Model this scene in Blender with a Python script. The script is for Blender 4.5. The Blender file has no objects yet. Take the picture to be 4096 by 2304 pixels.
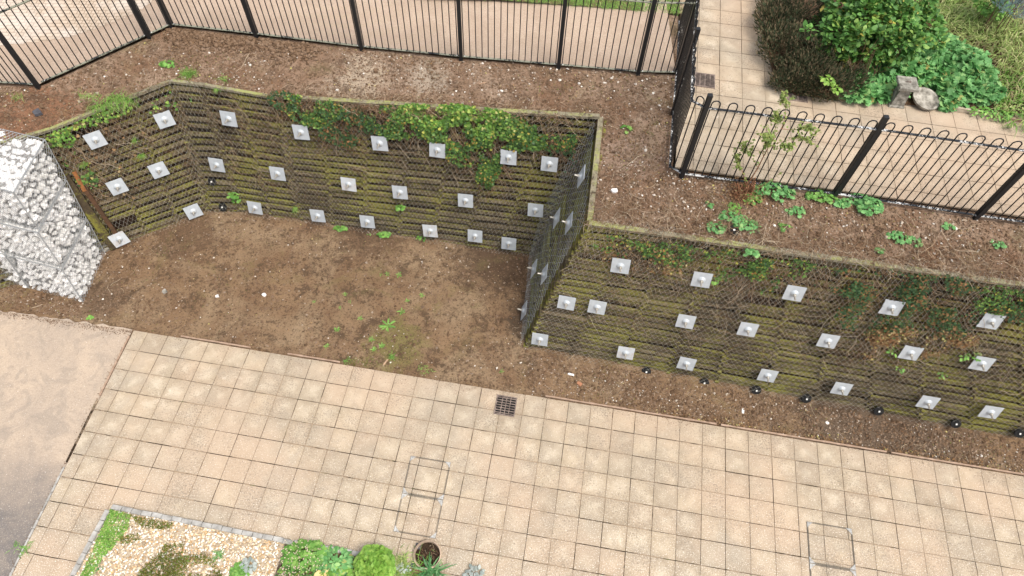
import bpy, math, random
from mathutils import Vector, Matrix, noise
R = random.Random(7)
V = Vector
scene = bpy.context.scene
COL = scene.collection
# ------------------------------------------------------------------ camera
F_PX, CAM_H = 2687.21, 12.7728
PITCH, ROLL = 1.01336, 0.046038
fw = V((0, math.cos(PITCH), -math.sin(PITCH))); rt0 = V((1, 0, 0)); up0 = rt0.cross(fw)
RT = rt0 * math.cos(ROLL) + up0 * math.sin(ROLL)
UP = -rt0 * math.sin(ROLL) + up0 * math.cos(ROLL)
BK = -fw
CAM = V((0, 0, CAM_H))
cd = bpy.data.cameras.new('camera'); cam = bpy.data.objects.new('camera', cd); COL.objects.link(cam)
cam.matrix_world = Matrix(((RT.x, UP.x, BK.x, 0), (RT.y, UP.y, BK.y, 0), (RT.z, UP.z, BK.z, CAM_H), (0, 0, 0, 1)))
cd.sensor_width = 36; cd.lens = F_PX / 4096 * 36; cd.clip_end = 400; cd.clip_start = 0.1
scene.camera = cam
def ray(px, py):
    k = 4096 / 2576
    return (RT * (px * k - 2048) + UP * (1152 - py * k) - BK * F_PX) / F_PX
def at(px, py, z):                    # survey point: where a sight line meets the level z
    d = ray(px, py); return CAM + d * ((z - CAM_H) / d.z)
def on_plane(px, py, p0, n):
    d = ray(px, py); return CAM + d * ((p0 - CAM).dot(n) / d.dot(n))

# ------------------------------------------------------------------ helpers
class MB:
    def __init__(s): s.v = []; s.f = []; s.uv = []
    def poly(s, pts, uv=None):
        b = len(s.v); s.v.extend([tuple(p) for p in pts]); s.f.append(tuple(range(b, b + len(pts))))
        if uv: s.uv.append(uv)
    def box(s, c, ax, ay, az):
        b = len(s.v); c = V(c)
        for i in (-1, 1):
            for j in (-1, 1):
                for k in (-1, 1): s.v.append(tuple(c + ax * i + ay * j + az * k))
        for q in ((0, 1, 3, 2), (4, 6, 7, 5), (0, 4, 5, 1), (2, 3, 7, 6), (0, 2, 6, 4), (1, 5, 7, 3)):
            s.f.append(tuple(b + i for i in q))
    def beam(s, p0, p1, w, h, up=V((0, 0, 1))):
        p0 = V(p0); p1 = V(p1); d = p1 - p0; L = d.length; d = d / L
        sd = d.cross(up); sd.normalize(); u = sd.cross(d)
        s.box((p0 + p1) / 2, d * L / 2, sd * w / 2, u * h / 2)
    def tube(s, pts, r, n=4, cap=True):
        rs = r if isinstance(r, (list, tuple)) else [r] * len(pts)
        b = len(s.v); pts = [V(p) for p in pts]
        a = None
        for i, p in enumerate(pts):
            d = (pts[min(i + 1, len(pts) - 1)] - pts[max(i - 1, 0)])
            if d.length < 1e-9: d = V((0, 0, 1))
            d.normalize()
            if a is None:
                a = d.cross(V((0, 0, 1)) if abs(d.z) < .9 else V((1, 0, 0)))
            a = a - d * a.dot(d); a.normalize(); c = d.cross(a)
            for k in range(n):
                t = 2 * math.pi * k / n
                s.v.append(tuple(p + (a * math.cos(t) + c * math.sin(t)) * rs[i]))
        for i in range(len(pts) - 1):
            for k in range(n):
                k2 = (k + 1) % n
                s.f.append((b + i * n + k, b + i * n + k2, b + (i + 1) * n + k2, b + (i + 1) * n + k))
        if cap and n > 2:
            s.f.append(tuple(b + k for k in reversed(range(n)))); e = b + (len(pts) - 1) * n
            s.f.append(tuple(e + k for k in range(n)))
    def lathe(s, c, ax, prof, n=16):          # prof: (radius, height along ax)
        c = V(c); ax = V(ax).normalized(); a = ax.cross(V((0, 0, 1)) if abs(ax.z) < .9 else V((1, 0, 0))).normalized(); e = ax.cross(a)
        b = len(s.v)
        for r, h in prof:
            for k in range(n):
                t = 2 * math.pi * k / n
                s.v.append(tuple(c + ax * h + (a * math.cos(t) + e * math.sin(t)) * r))
        for i in range(len(prof) - 1):
            for k in range(n):
                k2 = (k + 1) % n
                s.f.append((b + i * n + k, b + i * n + k2, b + (i + 1) * n + k2, b + (i + 1) * n + k))
        s.f.append(tuple(b + k for k in reversed(range(n)))); e2 = b + (len(prof) - 1) * n
        s.f.append(tuple(e2 + k for k in range(n)))
    def leaf(s, p, d, n, size, shape, fold=0.0):
        d = V(d); n = V(n); sd = d.cross(n)
        if sd.length < 1e-5: sd = d.cross(V((1, .3, 0)))
        sd.normalize(); nn = sd.cross(d).normalized(); d = d.normalized()
        b = len(s.v); p = V(p)
        for x, y in shape:
            s.v.append(tuple(p + (sd * x + d * y + nn * (fold * (abs(x) - y * y * .5))) * size))
        s.f.append(tuple(range(b, b + len(shape))))
    def blade(s, p, d, L, w, droop=.6, seg=3):
        p = V(p); d = V(d).normalized(); sd = d.cross(V((0, 0, 1)))
        if sd.length < .05: sd = V((1, 0, 0))
        sd.normalize(); b = len(s.v)
        for i in range(seg + 1):
            t = i / seg; q = p + d * (L * t) - V((0, 0, 1)) * (droop * L * t * t)
            ww = w * (1 - t) ** .6 * .5 if i < seg else 0.0004
            s.v.append(tuple(q + sd * ww)); s.v.append(tuple(q - sd * ww))
        for i in range(seg):
            s.f.append((b + 2 * i, b + 2 * i + 1, b + 2 * i + 3, b + 2 * i + 2))
    def rock(s, c, r, rnd, flat=.7, detail=1, axis=None):
        T = ICO1 if detail else OCT
        b = len(s.v); c = V(c)
        q = Matrix.Rotation(rnd.uniform(0, 6.28), 3, 'Z') @ Matrix.Rotation(rnd.uniform(-.5, .5), 3, 'X')
        sx, sy, sz = r * rnd.uniform(.75, 1.3), r * rnd.uniform(.7, 1.1), r * flat * rnd.uniform(.7, 1.2)
        for v in T[0]:
            j = rnd.uniform(.68, 1.22); w = V((v[0] * sx * j, v[1] * sy * j, v[2] * sz * j)); s.v.append(tuple(c + q @ w))
        for f in T[1]: s.f.append(tuple(b + i for i in f))
    def build(s, name, mat=None, parent=None, smooth=False):
        me = bpy.data.meshes.new(name); me.from_pydata(s.v, [], s.f)
        if s.uv:
            ul = me.uv_layers.new(name='UVMap'); flat = []
            for u in s.uv:
                for a in u: flat.extend(a)
            ul.data.foreach_set('uv', flat)
        if mat: me.materials.append(mat)
        if smooth: me.polygons.foreach_set('use_smooth', [True] * len(me.polygons))
        me.update()
        o = bpy.data.objects.new(name, me); COL.objects.link(o)
        if parent: o.parent = parent; o.matrix_parent_inverse = Matrix.Identity(4); 
        if parent and tuple(parent.location) != (0, 0, 0):
            me.transform(Matrix.Translation(-parent.location))
        return o
t_ = (1 + 5 ** .5) / 2
iv = [V(p).normalized() for p in [(-1, t_, 0), (1, t_, 0), (-1, -t_, 0), (1, -t_, 0), (0, -1, t_), (0, 1, t_), (0, -1, -t_), (0, 1, -t_), (t_, 0, -1), (t_, 0, 1), (-t_, 0, -1), (-t_, 0, 1)]]
ICO1 = ([tuple(v) for v in iv], [(0, 11, 5), (0, 5, 1), (0, 1, 7), (0, 7, 10), (0, 10, 11), (1, 5, 9), (5, 11, 4), (11, 10, 2), (10, 7, 6), (7, 1, 8), (3, 9, 4), (3, 4, 2), (3, 2, 6), (3, 6, 8), (3, 8, 9), (4, 9, 5), (2, 4, 11), (6, 2, 10), (8, 6, 7), (9, 8, 1)])
OCT = ([(1, 0, 0), (-1, 0, 0), (0, 1, 0), (0, -1, 0), (0, 0, 1), (0, 0, -1)], [(0, 2, 4), (2, 1, 4), (1, 3, 4), (3, 0, 4), (2, 0, 5), (1, 2, 5), (3, 1, 5), (0, 3, 5)])
IVY = [(0, 0), (.35, -.08), (.6, .3), (.33, .42), (.34, .72), (.1, .7), (0, 1), (-.1, .7), (-.34, .72), (-.33, .42), (-.6, .3), (-.35, -.08)]
OVAL = [(0, 0), (.27, .22), (.33, .5), (.2, .8), (0, 1), (-.2, .8), (-.33, .5), (-.27, .22)]
LOBE = [(0, 0), (.4, -.05), (.42, .25), (.68, .42), (.45, .58), (.4, .92), (.13, .78), (0, 1), (-.13, .78), (-.4, .92), (-.45, .58), (-.68, .42), (-.42, .25), (-.4, -.05)]
NEED = [(-.08, 0), (.08, 0), (.06, .6), (0, 1), (-.06, .6)]

def tag(o, label=None, cat=None, group=None, kind=None):
    if label: o['label'] = label
    if cat: o['category'] = cat
    if group: o['group'] = group
    if kind: o['kind'] = kind
    return o
def thing(name, label, cat, loc=(0, 0, 0), group=None):
    o = bpy.data.objects.new(name, None); COL.objects.link(o); o.location = loc; o.empty_display_size = .1
    return tag(o, label, cat, group)

# ------------------------------------------------------------------ materials
class NT:
    def __init__(s, name, rough=.85, spec=.3):
        m = bpy.data.materials.new(name); m.use_nodes = True; s.m = m; s.t = m.node_tree; s.n = s.t.nodes
        s.b = s.n['Principled BSDF']; s.b.inputs['Roughness'].default_value = rough
        s.b.inputs['Specular IOR Level'].default_value = spec
        s.tc = s.n.new('ShaderNodeTexCoord')
        s.obj = s.tc.outputs['Object']
    def l(s, a, b): s.t.links.new(a, b)
    def noise(s, sc, det=4, rough=.55, vec=None, dist=0):
        n = s.n.new('ShaderNodeTexNoise'); n.inputs['Scale'].default_value = sc; n.inputs['Detail'].default_value = det
        n.inputs['Roughness'].default_value = rough; n.inputs['Distortion'].default_value = dist
        s.l(vec or s.obj, n.inputs['Vector']); return n.outputs['Fac']
    def voro(s, sc, feat='F1', out='Distance'):
        n = s.n.new('ShaderNodeTexVoronoi'); n.feature = feat; n.inputs['Scale'].default_value = sc; s.l(s.obj, n.inputs['Vector']); return n.outputs[out]
    def ramp(s, fac, stops):
        n = s.n.new('ShaderNodeValToRGB'); cr = n.color_ramp
        while len(cr.elements) < len(stops): cr.elements.new(.5)
        for e, (p, c) in zip(cr.elements, stops):
            e.position = p; e.color = (c, c, c, 1) if isinstance(c, (int, float)) else (*c, 1)
        s.l(fac, n.inputs['Fac']); return n.outputs['Color']
    def mix(s, fac, a, b, mode='MIX'):
        n = s.n.new('ShaderNodeMix'); n.data_type = 'RGBA'; n.blend_type = mode
        if isinstance(fac, (int, float)): n.inputs[0].default_value = fac
        else: s.l(fac, n.inputs[0])
        for i, x in ((6, a), (7, b)):
            if isinstance(x, tuple): n.inputs[i].default_value = (*x, 1)
            else: s.l(x, n.inputs[i])
        return n.outputs[2]
    def math(s, op, a, b=0.0, c=None):
        n = s.n.new('ShaderNodeMath'); n.operation = op
        for i, x in enumerate((a, b) if c is None else (a, b, c)):
            if isinstance(x, (int, float)): n.inputs[i].default_value = x
            else: s.l(x, n.inputs[i])
        return n.outputs[0]
    def island(s):
        g = s.n.new('ShaderNodeNewGeometry'); return g.outputs['Random Per Island']
    def geo(s, o): 
        g = s.n.new('ShaderNodeNewGeometry'); return g.outputs[o]
    def sep(s, v):
        n = s.n.new('ShaderNodeSeparateXYZ'); s.l(v, n.inputs[0]); return n.outputs
    def col(s, c): s.l(c, s.b.inputs['Base Color'])
    def bump(s, h, st=.5, d=.02):
        n = s.n.new('ShaderNodeBump'); n.inputs['Strength'].default_value = st; n.inputs['Distance'].default_value = d
        s.l(h, n.inputs['Height']); s.l(n.outputs['Normal'], s.b.inputs['Normal'])

def leaf_mat(name, stops, rough=.5, spec=.35, patch=None):
    m = NT(name, rough, spec); c = m.ramp(m.island(), stops)
    c = m.mix(.5, c, m.ramp(m.noise(2.3, 2), [(.3, .6), (.7, 1.3)]), 'MULTIPLY')
    if patch: c = m.mix(m.ramp(m.noise(patch[0], 3), [(patch[1], 0.), (patch[1] + .12, 1.)]), c, patch[2])
    m.col(c)
    tr = m.n.new('ShaderNodeBsdfTranslucent'); m.l(c, tr.inputs['Color'])
    mx = m.n.new('ShaderNodeMixShader'); mx.inputs[0].default_value = .25
    out = m.n['Material Output']; m.l(m.b.outputs[0], mx.inputs[1]); m.l(tr.outputs[0], mx.inputs[2]); m.l(mx.outputs[0], out.inputs[0])
    return m.m
def plain(name, c, rough=.8, c2=None, sc=8, spec=.3, metal=0, bump=0):
    m = NT(name, rough, spec); n = m.noise(sc, 5, .6)
    m.col(m.mix(m.ramp(n, [(.35, 0.), (.65, 1.)]), c, c2 or tuple(x * .75 for x in c)))
    m.b.inputs['Metallic'].default_value = metal
    if bump: m.bump(n, bump, .01)
    return m.m

def soil_mat(name, base, dark, red, pale, green=None, pale_amt=.62, spots=()):
    m = NT(name, .95, .15)
    c = m.mix(m.ramp(m.noise(1.1, 6, .65), [(.38, 0.), (.62, 1.)]), base, red)
    c = m.mix(m.ramp(m.noise(.7, 6, .65, dist=.8), [(pale_amt - .14, 0.), (pale_amt + .04, 1.)]), c, pale)
    for (sx_, sy_, rad, colr) in spots:
        mp = m.n.new('ShaderNodeMapping'); mp.inputs['Location'].default_value = (-sx_ / rad, -sy_ / rad, 0); mp.inputs['Scale'].default_value = (1 / rad, 1 / rad, 0)
        m.l(m.obj, mp.inputs['Vector']); ln = m.n.new('ShaderNodeVectorMath'); ln.operation = 'LENGTH'; m.l(mp.outputs[0], ln.inputs[0])
        f = m.math('ADD', m.math('SUBTRACT', 1., ln.outputs['Value']), m.math('MULTIPLY', m.math('SUBTRACT', m.noise(3.5, 6, .7, dist=.5), .5), 2.2))
        c = m.mix(m.ramp(f, [(.15, 0.), (.6, .85)]), c, colr)
    pt = m.ramp(m.noise(1.9, 5, .7, dist=.8), [(.38, -.05), (.62, .09)])
    cr = m.math('ADD', m.noise(8, 7, .78, dist=.4), m.math('SUBTRACT', m.noise(1.9, 5, .7, dist=.8), .5))
    c = m.mix(m.ramp(cr, [(.50, 0.), (.66, .8)]), c, dark)
    c = m.mix(m.ramp(m.noise(26, 5, .75, dist=.3), [(.52, 0.), (.62, .9)]), c, dark)
    c = m.mix(m.ramp(m.noise(48, 2, .6), [(.62, 0.), (.74, .6)]), c, tuple(min(1, x * 1.55) for x in base))
    if green: c = m.mix(m.ramp(m.noise(.8, 5, .7, dist=1), [(.56, 0.), (.70, .5)]), c, green)
    m.col(c)
    m.bump(m.math('ADD', m.noise(12, 7, .75), m.noise(45, 4, .65)), .9, .035)
    return m.m
SOIL = soil_mat('lower soil', (.265, .172, .098), (.075, .048, .03), (.20, .122, .07), (.31, .22, .135), (.20, .165, .07), .58, ((.6, 7.2, 1.0, (.075, .055, .038)), (-3.4, 9.3, 1.3, (.13, .08, .048)), (-.4, 8.7, 1.3, (.10, .065, .042)), (-2.4, 6.4, .9, (.19, .165, .06)), (7.5, 4.9, 2.6, (.12, .088, .064)), (-7.6, 9.0, 1.1, (.14, .085, .05)), (-9, 7.2, .8, (.15, .10, .065))))
SOIL_T = soil_mat('terrace soil', (.27, .18, .12), (.095, .06, .038), (.215, .12, .07), (.35, .25, .175), (.20, .17, .08), .58, ((-3.3, 10.75, .9, (.46, .37, .27)), (-1.9, 10.75, .6, (.42, .35, .27)), (-9.6, 9.6, 1.4, (.24, .115, .062)), (2.2, 8.8, .9, (.34, .24, .175))))

m = NT('slab', .9, .2)
isl = m.island()
uvn = m.n.new('ShaderNodeUVMap'); sx, sy, _ = m.sep(uvn.outputs[0])
ex = m.math('MINIMUM', m.math('MINIMUM', sx, m.math('SUBTRACT', 1., sx)), m.math('MINIMUM', sy, m.math('SUBTRACT', 1., sy)))
c = m.ramp(isl, [(0., (.40, .325, .24)), (.3, (.48, .395, .29)), (.55, (.51, .415, .30)), (.8, (.435, .365, .275)), (1., (.48, .38, .275))])
nz = m.noise(3.2, 5, .6, dist=.4)
c = m.mix(m.ramp(nz, [(.33, 0.), (.66, 1.)]), c, m.mix(1., c, (.80, .79, .77), 'MULTIPLY'))
edge = m.math('ADD', ex, m.math('MULTIPLY', m.math('SUBTRACT', m.noise(7, 4, .7), .5), .55))
c = m.mix(m.ramp(edge, [(.0, .5), (.25, 0.)]), c, m.mix(1., c, (.74, .72, .69), 'MULTIPLY'))
mid = m.math('ADD', ex, m.math('MULTIPLY', m.math('SUBTRACT', m.noise(2.1, 4, .65), .5), 1.5))
c = m.mix(m.math('MULTIPLY', m.ramp(mid, [(.22, 0.), (.5, 1.)]), m.ramp(m.noise(.35, 4, .6), [(.35, .1), (.62, .62)])), c, (.60, .52, .40))
c = m.mix(m.ramp(m.noise(1.1, 7, .75, dist=1.6), [(.48, 0.), (.60, .6)]), c, (.35, .29, .22))
c = m.mix(m.ramp(m.noise(.3, 5, .7, dist=1), [(.50, 0.), (.66, .5)]), c, (.36, .31, .245))
c = m.mix(m.ramp(m.noise(4.5, 5, .7, dist=2.5), [(.60, 0.), (.70, .55)]), c, (.66, .58, .46))
c = m.mix(m.ramp(m.noise(.45, 4, .6), [(.45, 0.), (.62, .6)]), c, (.48, .355, .25))
oy = m.sep(m.obj)[1]
speck = m.math('ADD', m.noise(55, 2, .5), m.math('MULTIPLY', m.math('SUBTRACT', 4.2, oy), .02))
c = m.mix(m.ramp(speck, [(.635, 0.), (.70, .85)]), c, (.78, .72, .62))
c = m.mix(m.ramp(m.math('MULTIPLY', m.noise(34, 3, .7), m.ramp(m.noise(1.4, 4), [(.3, .86), (.7, 1.18)])), [(.56, 0.), (.68, .7)]), c, (.20, .165, .125))
c = m.mix(m.ramp(m.noise(26, 2, .5), [(.70, 0.), (.73, .8)]), c, (.19, .16, .12))
m.col(c); m.bump(m.noise(70, 4, .7), .35, .006); SLAB = m.m

m = NT('concrete', 1.0, .08)
c = m.mix(m.ramp(m.noise(1.2, 5, .6, dist=.5), [(.35, 0.), (.65, 1.)]), (.47, .375, .285), (.38, .31, .245))
px, py, pz = m.sep(m.obj)
g = m.math('ADD', m.math('MULTIPLY', m.math('SUBTRACT', 4.3, py), .55), m.math('MULTIPLY', m.math('SUBTRACT', m.noise(.9, 5, .65, dist=.5), .5), 1.8))
c = m.mix(m.ramp(g, [(.1, 0.), (1., 1.)]), c, (.17, .155, .145))
c = m.mix(m.ramp(m.noise(30, 5, .75), [(.5, 0.), (.64, .45)]), c, (.22, .175, .14))
c = m.mix(m.ramp(m.noise(2.2, 7, .75, dist=1.5), [(.48, 0.), (.60, .55)]), c, (.27, .23, .19))
c = m.mix(m.ramp(m.noise(45, 5, .75), [(.54, 0.), (.66, .5)]), c, (.62, .52, .42))
c = m.mix(m.ramp(m.noise(40, 2, .5), [(.70, 0.), (.74, .9)]), c, (.72, .68, .62))
m.col(c); m.bump(m.noise(50, 5, .7), .5, .01); DRIVE = m.m

m = NT('sandy tarmac', .9, .2)
c = m.mix(m.ramp(m.noise(1.5, 5, .6, dist=.4), [(.35, 0.), (.65, 1.)]), (.50, .39, .30), (.42, .32, .24))
c = m.mix(m.ramp(m.noise(35, 4, .7), [(.42, 0.), (.6, .7)]), c, (.35, .26, .19))
c = m.mix(m.ramp(m.noise(90, 3, .7), [(.56, 0.), (.66, .6)]), c, (.22, .165, .12))
c = m.mix(m.ramp(m.noise(55, 2, .5), [(.68, 0.), (.74, .7)]), c, (.68, .6, .5))
m.col(c); m.bump(m.noise(60, 4, .7), .5, .008); TARMAC = m.m

def timber(name, a, b, moss, moss_amt=.5):
    m = NT(name, .9, .15)
    c = m.ramp(m.island(), [(0., a), (.35, b), (.6, tuple(x * .8 for x in a)), (.85, tuple((x + y) / 2 for x, y in zip(a, b))), (1., tuple(x * 1.35 for x in b))])
    c = m.mix(m.ramp(m.noise(18, 5, .7, dist=1), [(.4, 0.), (.65, .8)]), c, tuple(x * .5 for x in a))
    nz_ = m.sep(m.geo('Normal'))[2]
    c = m.mix(m.ramp(m.noise(7, 6, .75, dist=.5), [(.48, 0.), (.62, .85)]), c, (.05, .035, .022))
    f = m.math('ADD', m.noise(1.0, 5, .65), m.math('MULTIPLY', m.math('SUBTRACT', m.noise(14, 4, .7), .5), .8))
    f = m.math('ADD', f, m.math('MULTIPLY', nz_, .16))
    c = m.mix(m.ramp(f, [(moss_amt, 0.), (moss_amt + .18, .9)]), c, moss)
    m.col(c); m.bump(m.noise(30, 4, .7), .5, .01); return m.m
SLAT = timber('mossy crib timber', (.088, .066, .040), (.190, .152, .094), (.20, .19, .038), .545)
CAP = timber('capping timber', (.33, .29, .20), (.42, .37, .25), (.30, .31, .11), .62)
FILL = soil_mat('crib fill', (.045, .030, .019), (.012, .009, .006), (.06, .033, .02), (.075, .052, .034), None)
GALV = None
m = NT('galvanised plate', .55, .4); m.b.inputs['Metallic'].default_value = .2
c = m.mix(m.ramp(m.noise(9, 4, .6), [(.35, 0.), (.7, 1.)]), (.50, .535, .56), (.41, .445, .47))
oi = m.n.new('ShaderNodeObjectInfo')
c = m.mix(m.ramp(m.noise(3.5, 4, .7), [(.60, 0.), (.74, .4)]), c, (.40, .30, .19))
m.col(c); GALV = m.m
BOLT = plain('galvanised bolt', (.55, .54, .50), .45, (.32, .28, .22), 40, .5, .5)
RUBBER = plain('black cap', (.010, .010, .011), .85, (.025, .024, .022), 20, .15)
WIRE = plain('net wire', (.54, .51, .44), .6, (.38, .36, .30), 6, .3)
WIREB = plain('blue grey net wire', (.48, .52, .53), .5, (.34, .38, .38), 5, .3)
GWIRE = plain('gabion wire', (.34, .35, .35), .5, (.36, .37, .37), 6, .4, .3)
def paint(name, lich, amt):
    m = NT(name, .45, .4)
    n = m.math('ADD', m.noise(3, 3, .6), m.math('MULTIPLY', m.math('SUBTRACT', m.noise(30, 4, .75), .5), 1.2))
    c = m.mix(m.ramp(n, [(amt, 0.), (amt + .05, .95)]), (.012, .013, .015), lich)
    m.col(c); return m.m
POSTM = paint('black paint post', (.30, .27, .22), .93)
BARM = paint('black paint bar', (.26, .24, .19), 1.02)
BARO = paint('worn black paint bar', (.42, .41, .38), .70)
RAILM = paint('flaked black rail', (.62, .62, .60), .56)
RAILG = paint('lichened rail', (.27, .27, .20), .42)
CAPM = paint('white flaked cap', (.75, .75, .75), .35)
m = NT('limestone', .85, .25)
c = m.ramp(m.island(), [(0., (.78, .76, .73)), (.5, (.86, .845, .82)), (.8, (.73, .71, .67)), (1., (.88, .865, .84))])
c = m.mix(m.ramp(m.noise(14, 5, .7), [(.5, 0.), (.72, .6)]), c, (.46, .43, .39)); m.col(c)
m.bump(m.noise(25, 5, .7), .6, .02); LIME = m.m
DARKIN = plain('gabion inner shade', (.30, .29, .27), .95, (.18, .17, .16))  # dark grey painted in for the shade between the white stones
m = NT('pebble', .8, .25)
c = m.ramp(m.island(), [(0., (.16, .10, .065)), (.3, (.24, .165, .11)), (.55, (.33, .25, .18)), (.75, (.14, .085, .05)), (.9, (.42, .35, .27)), (.97, (.70, .65, .58)), (1., (.8, .77, .7))]); m.col(c); PEB = m.m
m = NT('clod', .95, .1)
c = m.ramp(m.island(), [(0., (.10, .062, .037)), (.5, (.17, .108, .066)), (1., (.22, .15, .10))]); m.col(c); CLOD = m.m
m = NT('twig', .9, .1)
c = m.ramp(m.island(), [(0., (.12, .07, .04)), (.45, (.22, .135, .08)), (.8, (.34, .25, .16)), (1., (.52, .43, .31))]); m.col(c); TWIG = m.m
DRY = leaf_mat('dry leaf', [(0., (.22, .11, .045)), (.4, (.34, .22, .11)), (.7, (.17, .085, .04)), (.9, (.48, .38, .2)), (1., (.55, .5, .15))], .8)
IVYM = leaf_mat('ivy leaf', [(0., (.04, .09, .03)), (.35, (.07, .15, .04)), (.65, (.12, .23, .05)), (.88, (.2, .33, .07)), (.94, (.42, .42, .08)), (1., (.4, .18, .06))], .42, .45)
IVYL = leaf_mat('bright ivy leaf', [(0., (.08, .17, .035)), (.45, (.14, .29, .05)), (.78, (.25, .42, .08)), (.93, (.48, .52, .11)), (1., (.66, .62, .26))], .42, .45)
IVYD = leaf_mat('dark ivy leaf', [(0., (.035, .075, .032)), (.4, (.055, .12, .045)), (.7, (.08, .16, .05)), (.82, (.24, .14, .06)), (1., (.38, .19, .08))], .5, .4)
GRASS = leaf_mat('grass', [(0., (.12, .25, .04)), (.5, (.18, .38, .06)), (.85, (.28, .48, .09)), (1., (.5, .52, .2))], .5)
GRASSY = leaf_mat('long grass', [(0., (.17, .26, .06)), (.4, (.28, .40, .10)), (.75, (.42, .50, .17)), (1., (.58, .55, .28))], .55)
WEED = leaf_mat('weed leaf', [(0., (.11, .26, .05)), (.5, (.17, .38, .07)), (1., (.3, .50, .12))], .5)
MANT = leaf_mat('mantle leaf', [(0., (.09, .24, .07)), (.4, (.14, .36, .11)), (.8, (.22, .46, .16)), (.96, (.3, .5, .17)), (1., (.5, .38, .12))], .55)
ROSE = leaf_mat('shrub leaf', [(0., (.06, .15, .035)), (.4, (.10, .25, .05)), (.75, (.17, .34, .075)), (.95, (.28, .42, .09)), (1., (.58, .46, .10))], .5)
LIMEL = leaf_mat('lime leaf', [(0., (.14, .30, .04)), (.5, (.24, .44, .07)), (1., (.36, .54, .11))], .5)
HEATH = leaf_mat('heather needle', [(0., (.05, .075, .04)), (.4, (.09, .11, .055)), (.7, (.18, .15, .085)), (1., (.32, .24, .15))], .8, .2)
SILV = leaf_mat('silver leaf', [(0., (.30, .36, .33)), (1., (.55, .6, .56))], .8)
BLUEF = leaf_mat('blue fir needle', [(0., (.16, .25, .27)), (1., (.36, .48, .50))], .7)
BRONZE = leaf_mat('bronze sedum', [(0., (.10, .12, .02)), (.5, (.19, .18, .03)), (.85, (.12, .22, .04)), (1., (.30, .16, .06))], .7)
STEM = plain('stem', (.20, .12, .07), .9, (.10, .06, .035), 20)
STEMR = plain('reddish stem', (.34, .16, .08), .8, (.22, .12, .07), 20)
STONE = plain('weathered stone', (.40, .38, .33), .95, (.13, .12, .10), 11, .1, 0, .4)
SETT = plain('grey sett', (.46, .45, .42), .9, (.25, .24, .22), 6, .2, 0, .3)
IRON = plain('gully iron', (.27, .21, .175), .7, (.12, .09, .075), 14, .4)
HOLE_SHADE = plain('hole shade', (.012, .01, .009), .9)  # near-black colour painted in for the shade inside holes
STEEL = plain('tray steel', (.10, .10, .09), .7, (.05, .05, .045), 12, .2)
ALU = plain('corner plate', (.52, .52, .50), .8, (.27, .26, .24), 30, .2)
m = NT('pale gravel stone', .8, .3)
c = m.ramp(m.island(), [(0., (.42, .25, .11)), (.18, (.66, .50, .30)), (.38, (.84, .80, .73)), (.55, (.86, .83, .77)), (.7, (.55, .34, .15)), (.85, (.76, .64, .46)), (1., (.26, .18, .11))]); m.col(c); GRAV = m.m
GRAVB = plain('gravel bed', (.50, .42, .32), .95, (.30, .24, .16), 30)
PLASTIC = plain('white plastic', (.80, .79, .76), .5, (.7, .68, .64), 10)
BRICKS = plain('brick shard', (.42, .20, .11), .9, (.34, .16, .09), 20)
WOODC = plain('splintered wood', (.50, .34, .22), .9, (.34, .22, .14), 20)
RUST = plain('rusty steel', (.36, .155, .05), .8, (.22, .09, .035), 14, .3, .2)
YROCK = plain('yellow rock', (.78, .60, .28), .9, (.6, .42, .18), 8, .2, 0, .4)
CLAY = plain('clay pipe', (.50, .38, .28), .85, (.34, .25, .18), 12)
SLATE = plain('dark slate', (.10, .10, .11), .6, (.06, .06, .07))

# ------------------------------------------------------------------ wall survey
def X3(px, py, b0, b1, bat=16.0):
    b0 = V(b0); b1 = V(b1); d = (b1 - b0).normalized(); n = V((d.y, -d.x, 0)) * math.cos(math.radians(bat)) + V((0, 0, math.sin(math.radians(bat))))
    return on_plane(px, py, b0, n)
B = [V((-13.0, 6.30, 0)), V((-9.1, 8.52, 0)), V((-7.22, 9.60, 0)), V((-6.45, 9.63, 0)), V((-5.05, 9.46, 0)), V((.42, 8.80, 0)), V((.30, 6.50, 0)), V((10.39, 4.95, 0)), V((14.5, 4.32, 0))]
T = [V((-13.4, 7.1, 2.85)), X3(130, 330, B[1], B[2]), X3(430, 208, B[1], B[2]), X3(500, 216, B[4], B[5]), X3(692, 250, B[4], B[5]), X3(1508, 301, B[4], B[5]), X3(1480, 567, B[6], B[7]), X3(2576, 723, B[6], B[7]), None]
T[8] = T[7] + (T[7] - T[6]) * .42
class Face:
    def __init__(s, i, j=None):
        j = j or i + 1
        s.b0, s.b1, s.t0, s.t1 = B[i], B[j], T[i], T[j]
        s.L = ((s.b1 - s.b0).length + (s.t1 - s.t0).length) / 2
        a = ((s.b1 - s.b0) + (s.t1 - s.t0)).normalized(); up = ((s.t0 - s.b0) + (s.t1 - s.b1)).normalized()
        s.a = a; s.n = a.cross(up).normalized()
        if s.n.y > 0 and abs(s.n.y) > .3: s.n = -s.n
        if s.n.z < 0: s.n = -s.n
        s.up = s.n.cross(a).normalized()
        if s.up.z < 0: s.up = -s.up
        s.H = ((s.t0 - s.b0).length + (s.t1 - s.b1).length) / 2
    def p(s, u, v, off=0.0):
        return (s.b0.lerp(s.b1, u)).lerp(s.t0.lerp(s.t1, u), v) + s.n * off
    def uv(s, px, py):
        q = on_plane(px, py, (s.b0 + s.t1) / 2, s.n)
        return q
FACES = [Face(0), Face(1), Face(2), Face(3), Face(4), Face(5), Face(6), Face(7)]
wall = thing('timber_crib_wall', 'long mossy timber crib retaining wall that steps out round a corner below the black railings', 'retaining wall')
PITCHR = .168
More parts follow.
